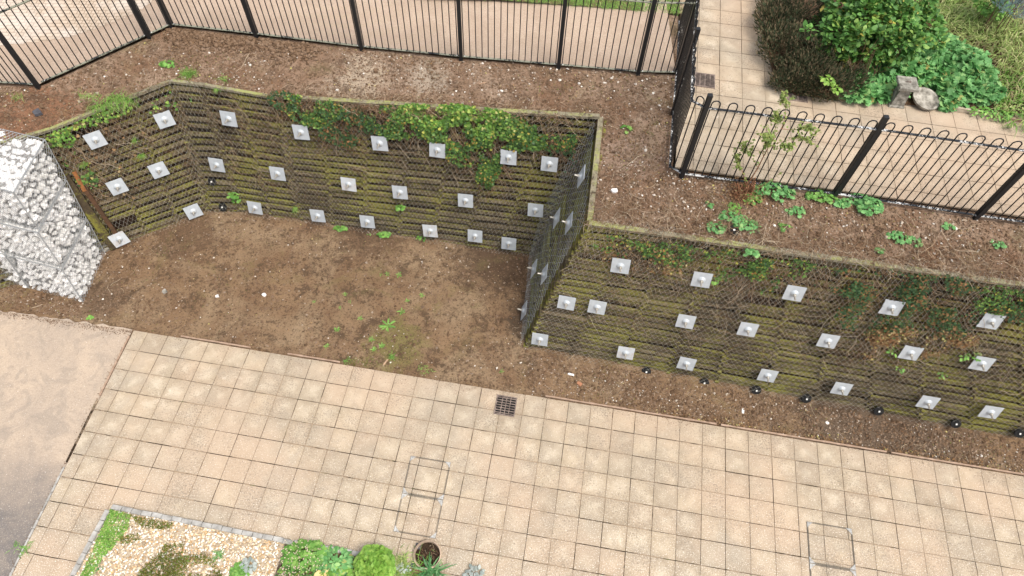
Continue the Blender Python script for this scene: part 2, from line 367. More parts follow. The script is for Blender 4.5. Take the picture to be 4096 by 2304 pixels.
for fi, f in enumerate(FACES):
    rows = int(round(f.H / PITCHR)); nb = max(1, int(round(f.L / .86)))
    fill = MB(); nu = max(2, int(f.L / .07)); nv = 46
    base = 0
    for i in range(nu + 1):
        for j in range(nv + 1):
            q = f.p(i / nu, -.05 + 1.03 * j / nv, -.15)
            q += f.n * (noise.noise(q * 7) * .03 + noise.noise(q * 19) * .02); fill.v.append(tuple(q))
    for i in range(nu):
        for j in range(nv): a = i * (nv + 1) + j; fill.f.append((a, a + nv + 1, a + nv + 2, a + 1))
    face = MB(); head = MB()
    for r in range(-1, rows):
        v = (r + .35) / rows; stag = .0
        for b in range(nb):
            u0 = (b + stag) / nb; u1 = (b + 1 + stag) / nb
            if R.random() < .02: continue
            g = .012 / f.L
            j0 = R.gauss(0, .009); j1 = R.gauss(0, .009); off = R.gauss(-.02, .012)
            p0 = f.p(u0 + g, v, off) + f.up * j0; p1 = f.p(u1 - g, v, off + R.gauss(0, .006)) + f.up * j1
            tz = V((0, 0, 1)); d = (p1 - p0).normalized(); out = f.n.copy(); out.z = 0; out.normalize()
            out = (out + tz * R.uniform(.10, .34)).normalized(); upv = d.cross(out).normalized()
            if upv.z < 0: upv = -upv
            hh = .043 * R.uniform(.85, 1.1)
            # chamfer-ish board with slightly worn ends
            face.box((p0 + p1) / 2 - out * .03, (p1 - p0) / 2, out * .03, upv * hh)
        for b in range(nb + 1):
            u = min(max(b / nb, .03 / f.L), 1 - .03 / f.L)
            if R.random() < .03: continue
            v2 = (r + .35 + .5) / rows
            if v2 > .97: continue
            q = f.p(u, v2, R.uniform(-.03, .0)) + f.a * R.gauss(0, .008)
            out = f.n.copy(); out.z = 0; out.normalize()
            head.box(q - out * .042, f.a * .040, out * .045, V((0, 0, 1)) * .048)
    part = face.build('crib_slats', SLAT, wall)
    head.build('header_ends', SLAT, part)
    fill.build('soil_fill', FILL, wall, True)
# capping rails in board lengths
def cap_line(p, q, w=.10, h=.055, L=2.4, drop=0.0, inset=.03, missing=()):
    d = q - p; n = max(1, int(round(d.length / L)))
    for i in range(n):
        if i in missing: continue
        a = p + d * (i / n); b = p + d * ((i + 1) / n); e = d.normalized() * .006
        mb = MB(); z1, z2 = R.gauss(0, .006), R.gauss(0, .006)
        mb.beam(a + e + V((0, 0, h / 2 + z1)), b - e + V((0, 0, h / 2 + z2)), w, h); mb.build('capping_rail', CAP, wall)
back = lambda f: V((-f.n.x, -f.n.y, 0)).normalized()
for fi, f in enumerate(FACES):
    w = .075 if fi in (0, 1, 2, 3) else .10
    bk = back(f) * .02
    zz = V((0, 0, .0))
    a, b = f.t0 + bk, f.t1 + bk
    if fi == 4: zz = V((0, 0, .03)); 
    if fi == 5: a = a - f.a * .02; b = b - f.a * .06 
    cap_line(a + zz, b + zz, w=w, drop=0)
# second board behind the capping of the return
f = FACES[5]; mb = MB(); mb.beam(f.t0 + back(f) * .115 + V((0, 0, -.01)), f.t1 + back(f) * .115 + V((0, 0, -.01)), .05, .05); mb.build('capping_rail', SLAT, wall)
# stone-lined shadow gap board near the inner corner (top board proud of the slats)
# ------------------------------------------------------------------ netting
def net(name, label, faces, off=.05, w=.098, h=.15, r=.0015, mat=None, over=.0, bulge=None, vmin=-.02):
    mb = MB(); mat = mat or WIRE
    for f in faces:
        nu = max(2, int(f.L / (w / 2))); nv = int(f.H * (1 + over) / (h / 2))
        cache = {}
        def P(i, j):
            if (i, j) in cache: return cache[(i, j)]
            v = vmin + j * (h / 2) / f.H; u = i / nu
            o = off + noise.noise(V((u * f.L * 1.3, v * 4, f.L))) * .045
            if bulge: o += bulge(u, v)
            if v <= 1.0: q = f.p(u, v, o)
            else:
                ex = (v - 1) * f.H
                q = f.p(u, 1.0, 0) + f.n * (o * max(0, 1 - ex * 4)) + V((0, 0, .075 - .09 * min(1, ex * 2) + noise.noise(V((u * f.L * 3, v * 12, 1))) * .04)) + back(f) * (ex - .02) 
            q = q + f.a * (noise.noise(V((i * .31, j * .27, 3))) * .03) + f.up * (noise.noise(V((i * .3, j * .3, 9))) * .03)
            cache[(i, j)] = q; return q
        for i in range(nu):
            for j in range(nv):
                if (i + j) % 2 == 0: a, b = P(i, j), P(i + 1, j + 1)
                else: a, b = P(i + 1, j), P(i, j + 1)
                vv = vmin + j * (h / 2) / f.H
                if vv > 1 and over and (vv - 1) > over * (.55 + .6 * noise.noise(V((i * .07, 5, f.L)))): continue
                mid = (a + b) / 2 + f.n * R.uniform(-.004, .006)
                mb.tube([a, b], r, 3, False)
    o = mb.build(name, mat); return tag(o, label, 'netting', 'wire netting pinned over the crib wall')
net('wire_netting', 'fine grey wire netting pinned over the long back part of the timber wall', FACES[0:5], over=.04)
net('wire_netting', 'bluish wire netting sagging outward over the short return side of the wall', [FACES[5]], bulge=lambda u, v: .02 + .18 * math.sin(math.pi * min(1, max(0, v))) * (1 - .75 * u) , mat=WIREB, w=.15, h=.20, over=.03, r=.0017)
net('wire_netting', 'wire netting over the right hand front wall lapping on to the soil bank above', FACES[6:8], over=.12, bulge=lambda u, v: .05 * max(0, math.sin(math.pi * v)), w=.098)

# ------------------------------------------------------------------ soil nail plates
PC = []
def plate(px, py, f, label, rust=False, notch=False, rot=0, S=.333):
    c = on_plane(px, py, f.b0 + f.n * .12, f.n)
    PC.append(c.copy())
    th = thing('soil_nail_plate', label, 'anchor plate', c, 'square galvanised soil nail plates')
    a = (f.a * math.cos(rot) + f.up * math.sin(rot)); u = (f.up * math.cos(rot) - f.a * math.sin(rot)); h = S / 2
    mb = MB(); t = f.n * .006
    n = 14; pts = []
    rr = R
    for (x0, y0, x1, y1, rag) in ((-1, -1, 1, -1, 0), (1, -1, 1, 1, 0), (1, 1, -1, 1, notch), (-1, 1, -1, -1, notch and R.random() < .6)):
        for k in range(n if rag else 1):
            tt = k / n; x = x0 + (x1 - x0) * tt; y = y0 + (y1 - y0) * tt
            if rag and 0 < k < n and .1 < tt < .8: d = abs(rr.gauss(0, .05)); x, y = x * (1 - d), y * (1 - d)
            pts.append((x, y))
    fr = [c + a * x * h + u * y * h + t for x, y in pts]; bkp = [q - t * 2 for q in fr]
    b = len(mb.v); mb.v += [tuple(q) for q in fr] + [tuple(q) for q in bkp]; N = len(pts)
    mb.f.append(tuple(range(N))); mb.f.append(tuple(reversed(range(N, 2 * N))))
    for k in range(N): mb.f.append((k, k + N, (k + 1) % N + N, (k + 1) % N))
    po = mb.build('plate', GALV, th)
    if rust: po.data.materials[0] = GALVR; tag(po, 'rust stained plate')
    tilt = (f.n + V((0, 0, -.15)) + f.a * R.uniform(-.12, .12)).normalized()
    mb = MB(); mb.lathe(c + t, f.n, [(.075, 0), (.062, .012), (.042, .028), (.034, .034)], 18); d = mb.build('dome_washer', GALV, th, False)
    mb = MB(); mb.lathe(c + f.n * .034, tilt, [(.030, 0), (.030, .035), (.026, .04)], 6); mb.build('nut', BOLT, th)
    mb = MB(); mb.tube([c + f.n * .03, c + f.n * .03 + tilt * R.uniform(.10, .13)], .017, 8); mb.build('threaded_bar', BOLT, th)
m = NT('rust stained plate', .6, .4)
m.col(m.mix(m.ramp(m.noise(5, 4, .7), [(.46, 0.), (.68, .55)]), (.50, .53, .55), (.40, .27, .16))); GALVR = m.m
PL = []
L1 = FACES[1]; L2 = FACES[2]; L3 = FACES[3]; L4 = FACES[4]; RS = FACES[5]; RW = FACES[6]
W = 'on the angled left end of the wall'
PL += [(240, 352, L1, 'top row plate nearest the gabion ' + W, 0, 0), (295, 470, L1, 'plate beside the dead ivy in the middle row nearest the gabion', 0, 0), (300, 602, L1, 'rust stained plate over the foot of the raking timber by the gabion', 1, 0),
       (414, 301, L1, 'top row plate with a broken upper edge ' + W, 0, 1), (399, 428, L1, 'middle row plate under a grass tuft ' + W, 0, 0), (486, 532, L1, 'bottom row plate just left of the bend in the back wall', 0, 0),
       (575, 299, L3, 'top row plate with scribbled black marks just right of the bend', 0, 0), (545, 415, L3, 'middle row plate just above a round black cap by the bend', 0, 0), (641, 523, L3, 'bottom row plate beside the right hand round black cap at the bend', 0, 0)]
B4 = 'on the long back wall'
PL += [(757, 333, L4, 'top row plate at the left edge of the ivy curtain', 0, 0), (698, 437, L4, 'middle row plate, first right of the bend ' + B4, 0, 0), (799, 543, L4, 'bottom row plate above small weeds, second right of the bend ' + B4, 0, 0),
       (955, 361, L4, 'top row plate under the darkest part of the ivy curtain', 0, 0), (877, 464, L4, 'rust streaked middle row plate on clear slats left of the ivy trail', 1, 0), (924, 558, L4, 'bottom row plate with a green sprig at its lower left corner', 0, 0),
       (1100, 378, L4, 'top row plate with ragged edges where ivy was cut round it', 0, 1), (1006, 484, L4, 'middle row plate with a green sprig hanging just below it', 0, 1), (1082, 581, L4, 'bottom row plate with a yellow leaf to its left ' + B4, 1, 0),
       (1279, 396, L4, 'top row plate right of the hanging ivy trail, chipped on top', 0, 1), (1171, 505, L4, 'middle row plate just left of the hanging ivy trail', 0, 0), (1195, 594, L4, 'bottom row plate, second from the inner corner ' + B4, 0, 0),
       (1382, 413, L4, 'top row plate nearest the dark inner corner', 0, 0), (1347, 529, L4, 'middle row plate nearest the inner corner over mossy slats', 0, 0), (1280, 613, L4, 'lowest plate nearest the inner corner at soil level', 0, 0)]
S5 = 'on the short return side, seen edge on'
PL += [(1462, 444, RS, 'highest plate ' + S5, 0, 0), (1400, 549, RS, 'second row plate farther from the outer corner ' + S5, 0, 0), (1431, 561, RS, 'second row plate nearer the outer corner ' + S5, 0, 0), (1343, 676, RS, 'third row plate farther from the outer corner ' + S5, 0, 0), (1369, 690, RS, 'third row plate nearer the outer corner ' + S5, 0, 0), (1318, 781, RS, 'lowest plate ' + S5, 0, 0)]
F6 = 'on the right hand front wall'
PL += [(1561, 669, RW, 'top row plate nearest the outer corner ' + F6, 0, 0), (1765, 704, RW, 'top row plate with a bright green sprig at its right edge', 0, 0), (1998, 738, RW, 'top row plate left of the dark ivy patch ' + F6, 0, 0), (2243, 774, RW, 'ragged topped plate in the middle of the dark ivy patch', 0, 1), (2493, 808, RW, 'notched plate at the right edge of the dark ivy patch', 0, 1),
       (1425, 762, RW, 'left of the two neighbouring plates beside the outer corner', 0, 0), (1502, 773, RW, 'brightest plate, right of the two neighbours beside the outer corner', 0, 0), (1725, 809, RW, 'middle row plate, third from the outer corner ' + F6, 0, 0), (1881, 829, RW, 'middle row plate, fourth from the outer corner ' + F6, 0, 0), (2083, 858, RW, 'middle row plate below left of the ivy patch ' + F6, 0, 0), (2291, 888, RW, 'middle row plate under the brown dead ivy', 0, 1), (2470, 915, RW, 'middle row plate below two star shaped sprigs', 0, 0),
       (1358, 854, RW, 'bottom row plate right at the foot of the outer corner', 0, 0), (1574, 888, RW, 'bottom row plate, second from the outer corner ' + F6, 1, 0), (1727, 915, RW, 'bottom row plate with an orange leaf above it ' + F6, 0, 0), (1931, 945, RW, 'bottom row plate, fourth from the outer corner ' + F6, 0, 0), (2117, 978, RW, 'bottom row plate, fifth from the outer corner ' + F6, 0, 0), (2334, 1012, RW, 'bottom row plate, sixth from the outer corner ' + F6, 0, 0), (2492, 1037, RW, 'bottom row plate farthest from the outer corner', 0, 0)]
for px, py, f, lab, ru, no in PL: plate(px, py, f, lab, ru, no, R.gauss(0, .02))
def blackcap(px, py, f, label, z=None):
    if f: c = on_plane(px, py, f.b0 + f.n * .06, f.n); n = (f.n + V((0, 0, .5))).normalized()
    else: c = at(px, py, z); n = V((0, -.25, 1)).normalized()
    th = thing('round_black_cap', label, 'drain cap', c, 'round black caps along the foot of the wall' )
    mb = MB(); mb.lathe(c, n, [(.098, -.02), (.098, .006), (.088, .009), (.05, .009), (.03, .014)], 22); mb.build('disc', RUBBER, th)
    mb = MB(); mb.box(c + n * .024, n.cross(V((1, 0, 0))).normalized() * .016, V((1, 0, 0)) * .016, n * .006); mb.build('square_nut', PLASTIC, th)
for px, py, f, lab in [(533, 457, L3, 'round black cap between two plates high on the bend of the back wall'), (560, 521, L3, 'round black cap low at the bend of the back wall'),
                       (1626, 935, RW, 'round black cap at the wall foot, first from the outer corner'), (1772, 963, RW, 'round black cap at the wall foot, second from the outer corner'), (1903, 982, RW, 'round black cap under the fourth bottom plate of the front wall'), (2029, 1003, RW, 'round black cap at the wall foot, fourth from the outer corner'), (2211, 1034, RW, 'round black cap half sunk at the wall foot below the fifth plate'), (2405, 1066, RW, 'round black cap half buried below the sixth bottom plate'), (2565, 1090, RW, 'round black cap at the wall foot by the right frame edge')]:
    blackcap(px, py, f, lab)

# ------------------------------------------------------------------ fences: survey
FP = [(-330, 190, 3.05), (95, 218, 3.15), (375, 92, 3.32), (432, 66, 3.36), (645, 90, 3.42), (910, 122, 3.50), (1160, 147, 3.56), (1405, 168, 3.62), (1605, 185, 3.65), (1700, 187, 3.67)]
FB = [at(*p) for p in FP]
GB = [at(1685, 425, 3.67), at(1715, 442, 3.68), at(2098, 492, 3.68), at(2455, 547, 3.68)]
gdir = (GB[3] - GB[1]).normalized(); GB += [GB[3] + gdir * 2.45, GB[3] + gdir * 5.0]
def terr_z(x, y):
    p = V((x, y, 0))
    def near(poly):
        best = (1e9, 0)
        for a, b in zip(poly, poly[1:]):
            a2 = V((a.x, a.y, 0)); d = V((b.x - a.x, b.y - a.y, 0)); t = max(0, min(1, (p - a2).dot(d) / d.dot(d)))
            dd = (p - a2 - d * t).length
            if dd < best[0]: best = (dd, a.z + (b.z - a.z) * t)
        return best
    dw, zw = near(T); df, zf = near(FB + GB)
    t = dw / (dw + df + 1e-6)
    z = (zw - .0) * (1 - t) + (zf - .03) * t
    return z + noise.fractal(V((x * 1.1, y * 1.1, 2)), 1, 2, 3) * .035 * min(1, dw * 4) * min(1, df * 4)
def on_terr(px, py):
    z = 3.5
    for _ in range(5): p = at(px, py, z); z = terr_z(p.x, p.y)
    return V((p.x, p.y, z))
def low_z(x, y):
    yb = 6.44 - .126 * (x + 7.66)
    t = max(0, min(1, (y - yb) / 2.2))
    z = -.035 + .075 * t
    if x < .4: z += .05 * max(0, min(1, (y - 8.4) / 1.0))
    return z + noise.fractal(V((x * 1.2, y * 1.2, 0)), 1, 2, 4) * .022 + noise.noise(V((x * 6, y * 6, 4))) * .008
def on_low(px, py):
    z = 0
    for _ in range(3): p = at(px, py, z); z = low_z(p.x, p.y)
    return V((p.x, p.y, z))

# ------------------------------------------------------------------ ground surfaces
mb = MB(); x0, x1, dx = -15.0, 15.0, .055; nx = int((x1 - x0) / dx); ny = 95
for i in range(nx + 1):
    x = x0 + i * dx
    yb = 6.44 - .126 * (x + 7.66) - .12; yt = 10.4 if x < 1.0 else 8.2 - .1 * x
    for j in range(ny + 1):
        y = yb + (yt - yb) * j / ny; n2 = noise.noise(V((x * 14, y * 14, 1)))
        mb.v.append((x, y, low_z(x, y) + max(0, n2) * .016 - (.05 if j == 0 else 0)))
for i in range(nx):
    for j in range(ny): a = i * (ny + 1) + j; mb.f.append((a, a + ny + 1, a + ny + 2, a + 1))
tag(mb.build('soil', SOIL, None, True), kind='structure', label='bare brown soil strip between wall and paving')
# terrace soil in ruled strips
pairs = [(T[0] + V((-2, -.6, 0)), FB[0]), (T[1], FB[1]), (T[2], FB[3]), (T[3], FB[3].lerp(FB[4], .35)), (T[4], FB[4].lerp(FB[5], .2)), (T[4].lerp(T[5], .5), FB[6].lerp(FB[7], .2)), (T[5], FB[9]), (T[6], GB[0]), (T[6].lerp(T[7], .35), GB[2]), (T[7], GB[4]), (T[8], GB[5] + gdir * 2)]
for f_ in (0,):
    mb = MB()
    for (w0, f0), (w1, f1) in zip(pairs, pairs[1:]):
        na = max(3, int(max((w1 - w0).length, (f1 - f0).length) / .07)); nb_ = max(3, int(max((w0 - f0).length, (w1 - f1).length) / .07))
        base = len(mb.v)
        for i in range(na + 1):
            a = w0.lerp(w1, i / na); b = f0.lerp(f1, i / na); e = (b - a); e.z = 0; e.normalize()
            a = a + e * .05; b = b + e * .10
            for j in range(nb_ + 1):
                q = a.lerp(b, j / nb_); z = terr_z(q.x, q.y) + max(-.3, noise.noise(V((q.x * 13, q.y * 13, 7)))) * .018 - (.03 if j == nb_ else 0) - (.02 if j == 0 else 0)
                mb.v.append((q.x, q.y, z))
        for i in range(na):
            for j in range(nb_): a = base + i * (nb_ + 1) + j; mb.f.append((a, a + nb_ + 1, a + nb_ + 2, a + 1))
    tag(mb.build('soil_bank', SOIL_T, None, True), kind='structure', label='bare soil terrace above the wall')
# upper drive
mb = MB(); pts = [FB[0] + V((-25, 0, 0))] + FB
for a, b in zip(pts, pts[1:]):
    n = max(1, int((b - a).length / .3))
    for i in range(n):
        p = a.lerp(b, i / n); q = a.lerp(b, (i + 1) / n)
        j = .05
        mb.poly([(p.x, p.y + j, p.z + .012), (q.x, q.y + j, q.z + .012), (q.x, q.y + 30, 3.55), (p.x, p.y + 30, 3.55)])
tag(mb.build('driveway', TARMAC), kind='structure', label='sandy tarmac drive behind the railings')
# large ground sheets
mb = MB(); mb.poly([(-60, -60, -.12), (60, -60, -.12), (60, 60, -.12), (-60, 60, -.12)]); tag(mb.build('ground', SOIL), kind='structure')
mb = MB(); mb.poly([(3.1, 8, 3.60), (60, 1.5, 3.60), (60, 60, 3.60), (3.1, 60, 3.60)]); tag(mb.build('upper_ground', SOIL_T), kind='structure')
# lower drive
def jag(a, b, n, amp):
    a = V(a); b = V(b); return [a.lerp(b, i / n) + V((0, noise.noise(V((i * .37, a.x, 0))) * amp, 0)) for i in range(n)]
mb = MB(); top = jag((-30, 8.8, 0), (-10.96, 6.80, 0), 20, .05) + jag((-10.96, 6.80, 0), (-8.01, 6.50, 0), 40, .06)
bot = [V((-8.46 + .098 * 0, 1.6, 0))]
strip = top + [V((-8.01, 6.48, 0))]
for a, b in zip(strip, strip[1:]):
    k0 = max(0, (a.x + 30) / 22); k1 = max(0, (b.x + 30) / 22)
    mb.poly([(a.x, a.y, -.004), (b.x, b.y, -.004), (-30 + 20.6 * k1, -10, -.004), (-30 + 20.6 * k0, -10, -.004)])
tag(mb.build('concrete_drive', DRIVE), kind='structure', label='pinkish concrete drive darkening to grey tarmac')

# ------------------------------------------------------------------ paving
def clip(poly, a, b):        # keep left of a->b
    out = []; n = len(poly)
    def s(p): return (b[0] - a[0]) * (p[1] - a[1]) - (b[1] - a[1]) * (p[0] - a[0])
    for i in range(n):
        p, q = poly[i], poly[(i + 1) % n]; sp, sq = s(p), s(q)
        if sp >= 0: out.append(p)
        if sp * sq < 0:
            t = sp / (sp - sq); out.append((p[0] + (q[0] - p[0]) * t, p[1] + (q[1] - p[1]) * t))
    return out
def paving(name, th, ox, oy, z, cols, rows, clips, label, gap=.0058, holes=()):
    mb = MB(); c_, s_ = math.cos(th), math.sin(th); S = .45
    for c in range(*cols):
        for r in range(*rows):
            g1 = gap * R.choice((.5, .8, 1., 1.1)); g2 = gap * R.choice((.9, 1.1, 1.5))
            dx, dy = R.gauss(0, .0012), R.gauss(0, .0012)
            loc = [(c * S + g1, -(r + 1) * S + g2), ((c + 1) * S - g1, -(r + 1) * S + g2), ((c + 1) * S - g1, -r * S - g2), (c * S + g1, -r * S - g2)]
            poly = [(ox + c_ * (u + dx) - s_ * (v + dy), oy + s_ * (u + dx) + c_ * (v + dy)) for u, v in loc]
            for a, b in clips:
                poly = clip(poly, a, b)
                if len(poly) < 3: break
            if len(poly) < 3: continue
            cx = sum(p[0] for p in poly) / len(poly); cy = sum(p[1] for p in poly) / len(poly)
            if any(abs(cx - hx) < .2 and abs(cy - hy) < .2 for hx, hy in holes): continue
            tx, ty, zz = R.gauss(0, .0025), R.gauss(0, .0025), z + R.gauss(0, .001)
            P3 = [(p[0], p[1], zz + (p[0] - cx) * tx + (p[1] - cy) * ty) for p in poly]
            uv = []
            for p in poly:
                X, Y = p[0] - ox, p[1] - oy; u = c_ * X + s_ * Y; v = -s_ * X + c_ * Y
                uv.append((u / S - c, v / S + r + 1))
            b = len(mb.v); n = len(P3)
            mb.v += P3 + [(p[0], p[1], z - .035) for p in P3]
            mb.f.append(tuple(range(b, b + n))); mb.uv.append(uv)
            for k in range(n):
                k2 = (k + 1) % n; mb.f.append((b + k, b + n + k, b + n + k2, b + k2)); mb.uv.append([(0, 0)] * 4)
    o = mb.build(name, SLAB); tag(o, kind='structure', label=label); return o
LTH, LOX, LOY = -.1254, -7.664, 6.4354
paving('paving', LTH, LOX, LOY, 0, (-2, 52), (0, 26), [((-8.9, -4), (-7.99, 6.52))][:0] + [((-8.94, -3.1), (-7.975, 6.5))][::-1] and [((-7.975, 6.5), (-8.94, -3.1))], 'square buff concrete slabs')
m = NT('joint dirt', .95, .1)
c = m.mix(m.ramp(m.noise(1.4, 5, .75), [(.46, 0.), (.56, 1.)]), (.035, .024, .015), (.33, .25, .17))
m.col(m.mix(m.ramp(m.noise(3.1, 4, .7), [(.62, 0.), (.68, .8)]), c, (.09, .11, .03))); JOINT = m.m
mb = MB(); mb.poly([(-7.99, 6.43, -.010), (-8.93, -3.1, -.010), (-8.93, -12, -.010), (18, -12, -.010), (18, 3.22, -.010)]); tag(mb.build('paving_joints', JOINT), kind='structure')
UTH, UOX, UOY = -.1325, 4.2355, 12.9901
side0, side1 = V((2.74, 8.30, 0)), V((3.10, 10.95, 0))
gl0 = GB[1] + V((0, .17, 0)); gl1 = gl0 + gdir
paving('upper_paving', UTH, UOX, UOY, 3.7, (-4, 32), (-34, 13), [((side1.x + .10 + .38 * 2, side1.y + 5.8), (side0.x + .10, side0.y))][:0] + [((side0.x + .09, side0.y), (side1.x + .12, side1.y))][:0] + [((side1.x + .13, side1.y), (side0.x + .09, side0.y)), ((gl0.x, gl0.y), (gl1.x, gl1.y))], 'square buff slabs behind the hooped railings', .005)
mb = MB(); q0 = gl0 + gdir * 14; mb.poly([(2.85, 8.42, 3.67), (q0.x, q0.y, 3.67), (q0.x, 40, 3.67), (6.0, 40, 3.67), (3.18, 11.1, 3.67)]); tag(mb.build('upper_joints', JOINT), kind='structure')
# thin edging strips along the top of the lower paving
def gpt(c, r, z=0.0):
    u, v = c * .45, -r * .45; return V((LOX + math.cos(LTH) * u - math.sin(LTH) * v, LOY + math.sin(LTH) * u + math.cos(LTH) * v, z))
EDGE = plain('edging board', (.42, .30, .22), .9, (.28, .19, .13), 9)
for c0, c1, lab in ((1.6, 5.0, 'thin pinkish edging board at the left end of the paving edge'), (6.8, 9.3, 'short edging board beside the weeds on the paving edge'), (18.9, 26.6, 'long splintered edging board right of the drain on the paving edge'), (26.8, 34.0, 'dark soil stained edging board along the right paving edge'), (34.2, 46, 'edging board on the paving edge by the right of the frame')):
    mb = MB(); n = int((c1 - c0) * 3)
    for i in range(n):
        a = c0 + (c1 - c0) * i / n; b = c0 + (c1 - c0) * (i + 1) / n; 
        w = .022 + .01 * noise.noise(V((a * 2, 0, 0)))
        mb.beam(gpt(a, -.075 + .012 * noise.noise(V((a, 1, 0))), .008), gpt(b, -.075 + .012 * noise.noise(V((b, 1, 0))), .008), w * 1.4, .03)
    tag(mb.build('edging_board', EDGE), lab, 'edging', 'edging boards between soil and paving')
for k0, k1, lab, mt in ((.02, .30, 'earth filled brown timber strip at the upper end of the drive joint', EDGE), (.32, .58, 'dark mossy strip in the middle of the drive joint', JOINT), (.60, 1.0, 'pale concrete kerb strip at the lower end of the drive joint', SETT)):
    a_, b_ = at(333, 836, 0), at(28, 1452, 0); mb = MB()
    for i in range(12):
        p = a_.lerp(b_, k0 + (k1 - k0) * i / 12); q = a_.lerp(b_, k0 + (k1 - k0) * (i + .94) / 12); w_ = .035 + .015 * noise.noise(p * 3); mb.beam(V((p.x - .025, p.y, .0)), V((q.x - .025, q.y, .0)), w_, .03)
    tag(mb.build('edging_strip', mt), lab, 'edging')
# lawn strip behind the upper drive
mb = MB(); lawn = [tuple(at(a, b, 3.6))[:2] for a, b in ((1050, -4), (1250, 5), (1450, 20), (1600, 33), (1722, 42))] + [(4.3, 20), (-3, 20)]
mb.poly([(x, y, 3.66) for x, y in lawn]); tag(mb.build('lawn', plain('lawn base', (.10, .15, .04), .95, (.16, .11, .06), 3)), kind='structure')
mb = MB()
for _ in range(9000):
    x = R.uniform(-2.1, 3.4); k_ = min(range(4), key=lambda i: abs((lawn[i][0] + lawn[i + 1][0]) / 2 - x)); (xa, ya), (xb, yb_) = lawn[k_], lawn[k_ + 1]
    y = ya + (yb_ - ya) * (x - xa) / (xb - xa) + R.gauss(.0, .04) + abs(R.gauss(0, .6))
    mb.blade((x, y, 3.66), (R.gauss(0, .6), R.gauss(0, .6), 1), R.uniform(.05, .12), .010, .5, 2)
tag(mb.build('lawn_grass', GRASS), 'short green lawn grass beyond the drive', 'grass', kind='stuff')
# curved block paving, top left
m = NT('pale block paving', .85, .25)
br = m.n.new('ShaderNodeTexBrick'); br.inputs['Scale'].default_value = 1; br.inputs['Brick Width'].default_value = .16; br.inputs['Row Height'].default_value = .11
br.inputs['Mortar Size'].default_value = .010; br.inputs['Color1'].default_value = (.52, .42, .32, 1); br.inputs['Color2'].default_value = (.46, .37, .28, 1); br.inputs['Mortar'].default_value = (.28, .21, .15, 1)
m.l(m.obj, br.inputs['Vector'])
m.col(m.mix(m.ramp(m.noise(.6, 4, .6), [(.50, 0.), (.62, .35)]), br.outputs['Color'], (.74, .70, .65))); BLK = m.m
ring = [at(px, py, 3.30) for px, py in ((-300, 130), (-120, 112), (0, 98), (60, 96), (120, 90), (180, 80), (240, 66), (300, 46), (345, 28), (385, 5), (430, -40), (480, -120), (-300, -160))]
def drive_z(x, y):
    for a_, b_ in zip(pts, pts[1:]):
        if a_.x <= x <= b_.x:
            t = (x - a_.x) / (b_.x - a_.x); fy, fz = a_.y + (b_.y - a_.y) * t, a_.z + (b_.z - a_.z) * t
            return fz + (3.55 - fz) * (y - fy) / 30
    return None
def in_ring(x, y):
    c = False
    for i in range(len(ring)):
        a_, b_ = ring[i], ring[i - 1]
        if (a_.y > y) != (b_.y > y) and x < (b_.x - a_.x) * (y - a_.y) / (b_.y - a_.y) + a_.x: c = not c
    return c
mb = MB(); cs = .06; X0, Y0 = min(p.x for p in ring), min(p.y for p in ring); pts = [FB[0] + V((-25, 0, 0))] + FB
for i in range(int((max(p.x for p in ring) - X0) / cs)):
    for j in range(int(min(6.5, max(p.y for p in ring) - Y0) / cs)):
        x, y = X0 + i * cs, Y0 + j * cs
        if not in_ring(x, y): continue
        zz = [drive_z(x + dx_, y + dy_) for dx_, dy_ in ((0, 0), (cs, 0), (cs, cs), (0, cs))]
        if None in zz: continue
        mb.poly([(x + dx_, y + dy_, z_ + .017) for (dx_, dy_), z_ in zip(((0, 0), (cs, 0), (cs, cs), (0, cs)), zz)])
tag(mb.build('block_paving', BLK), kind='structure', label='curved apron of pale fish scale block paving')

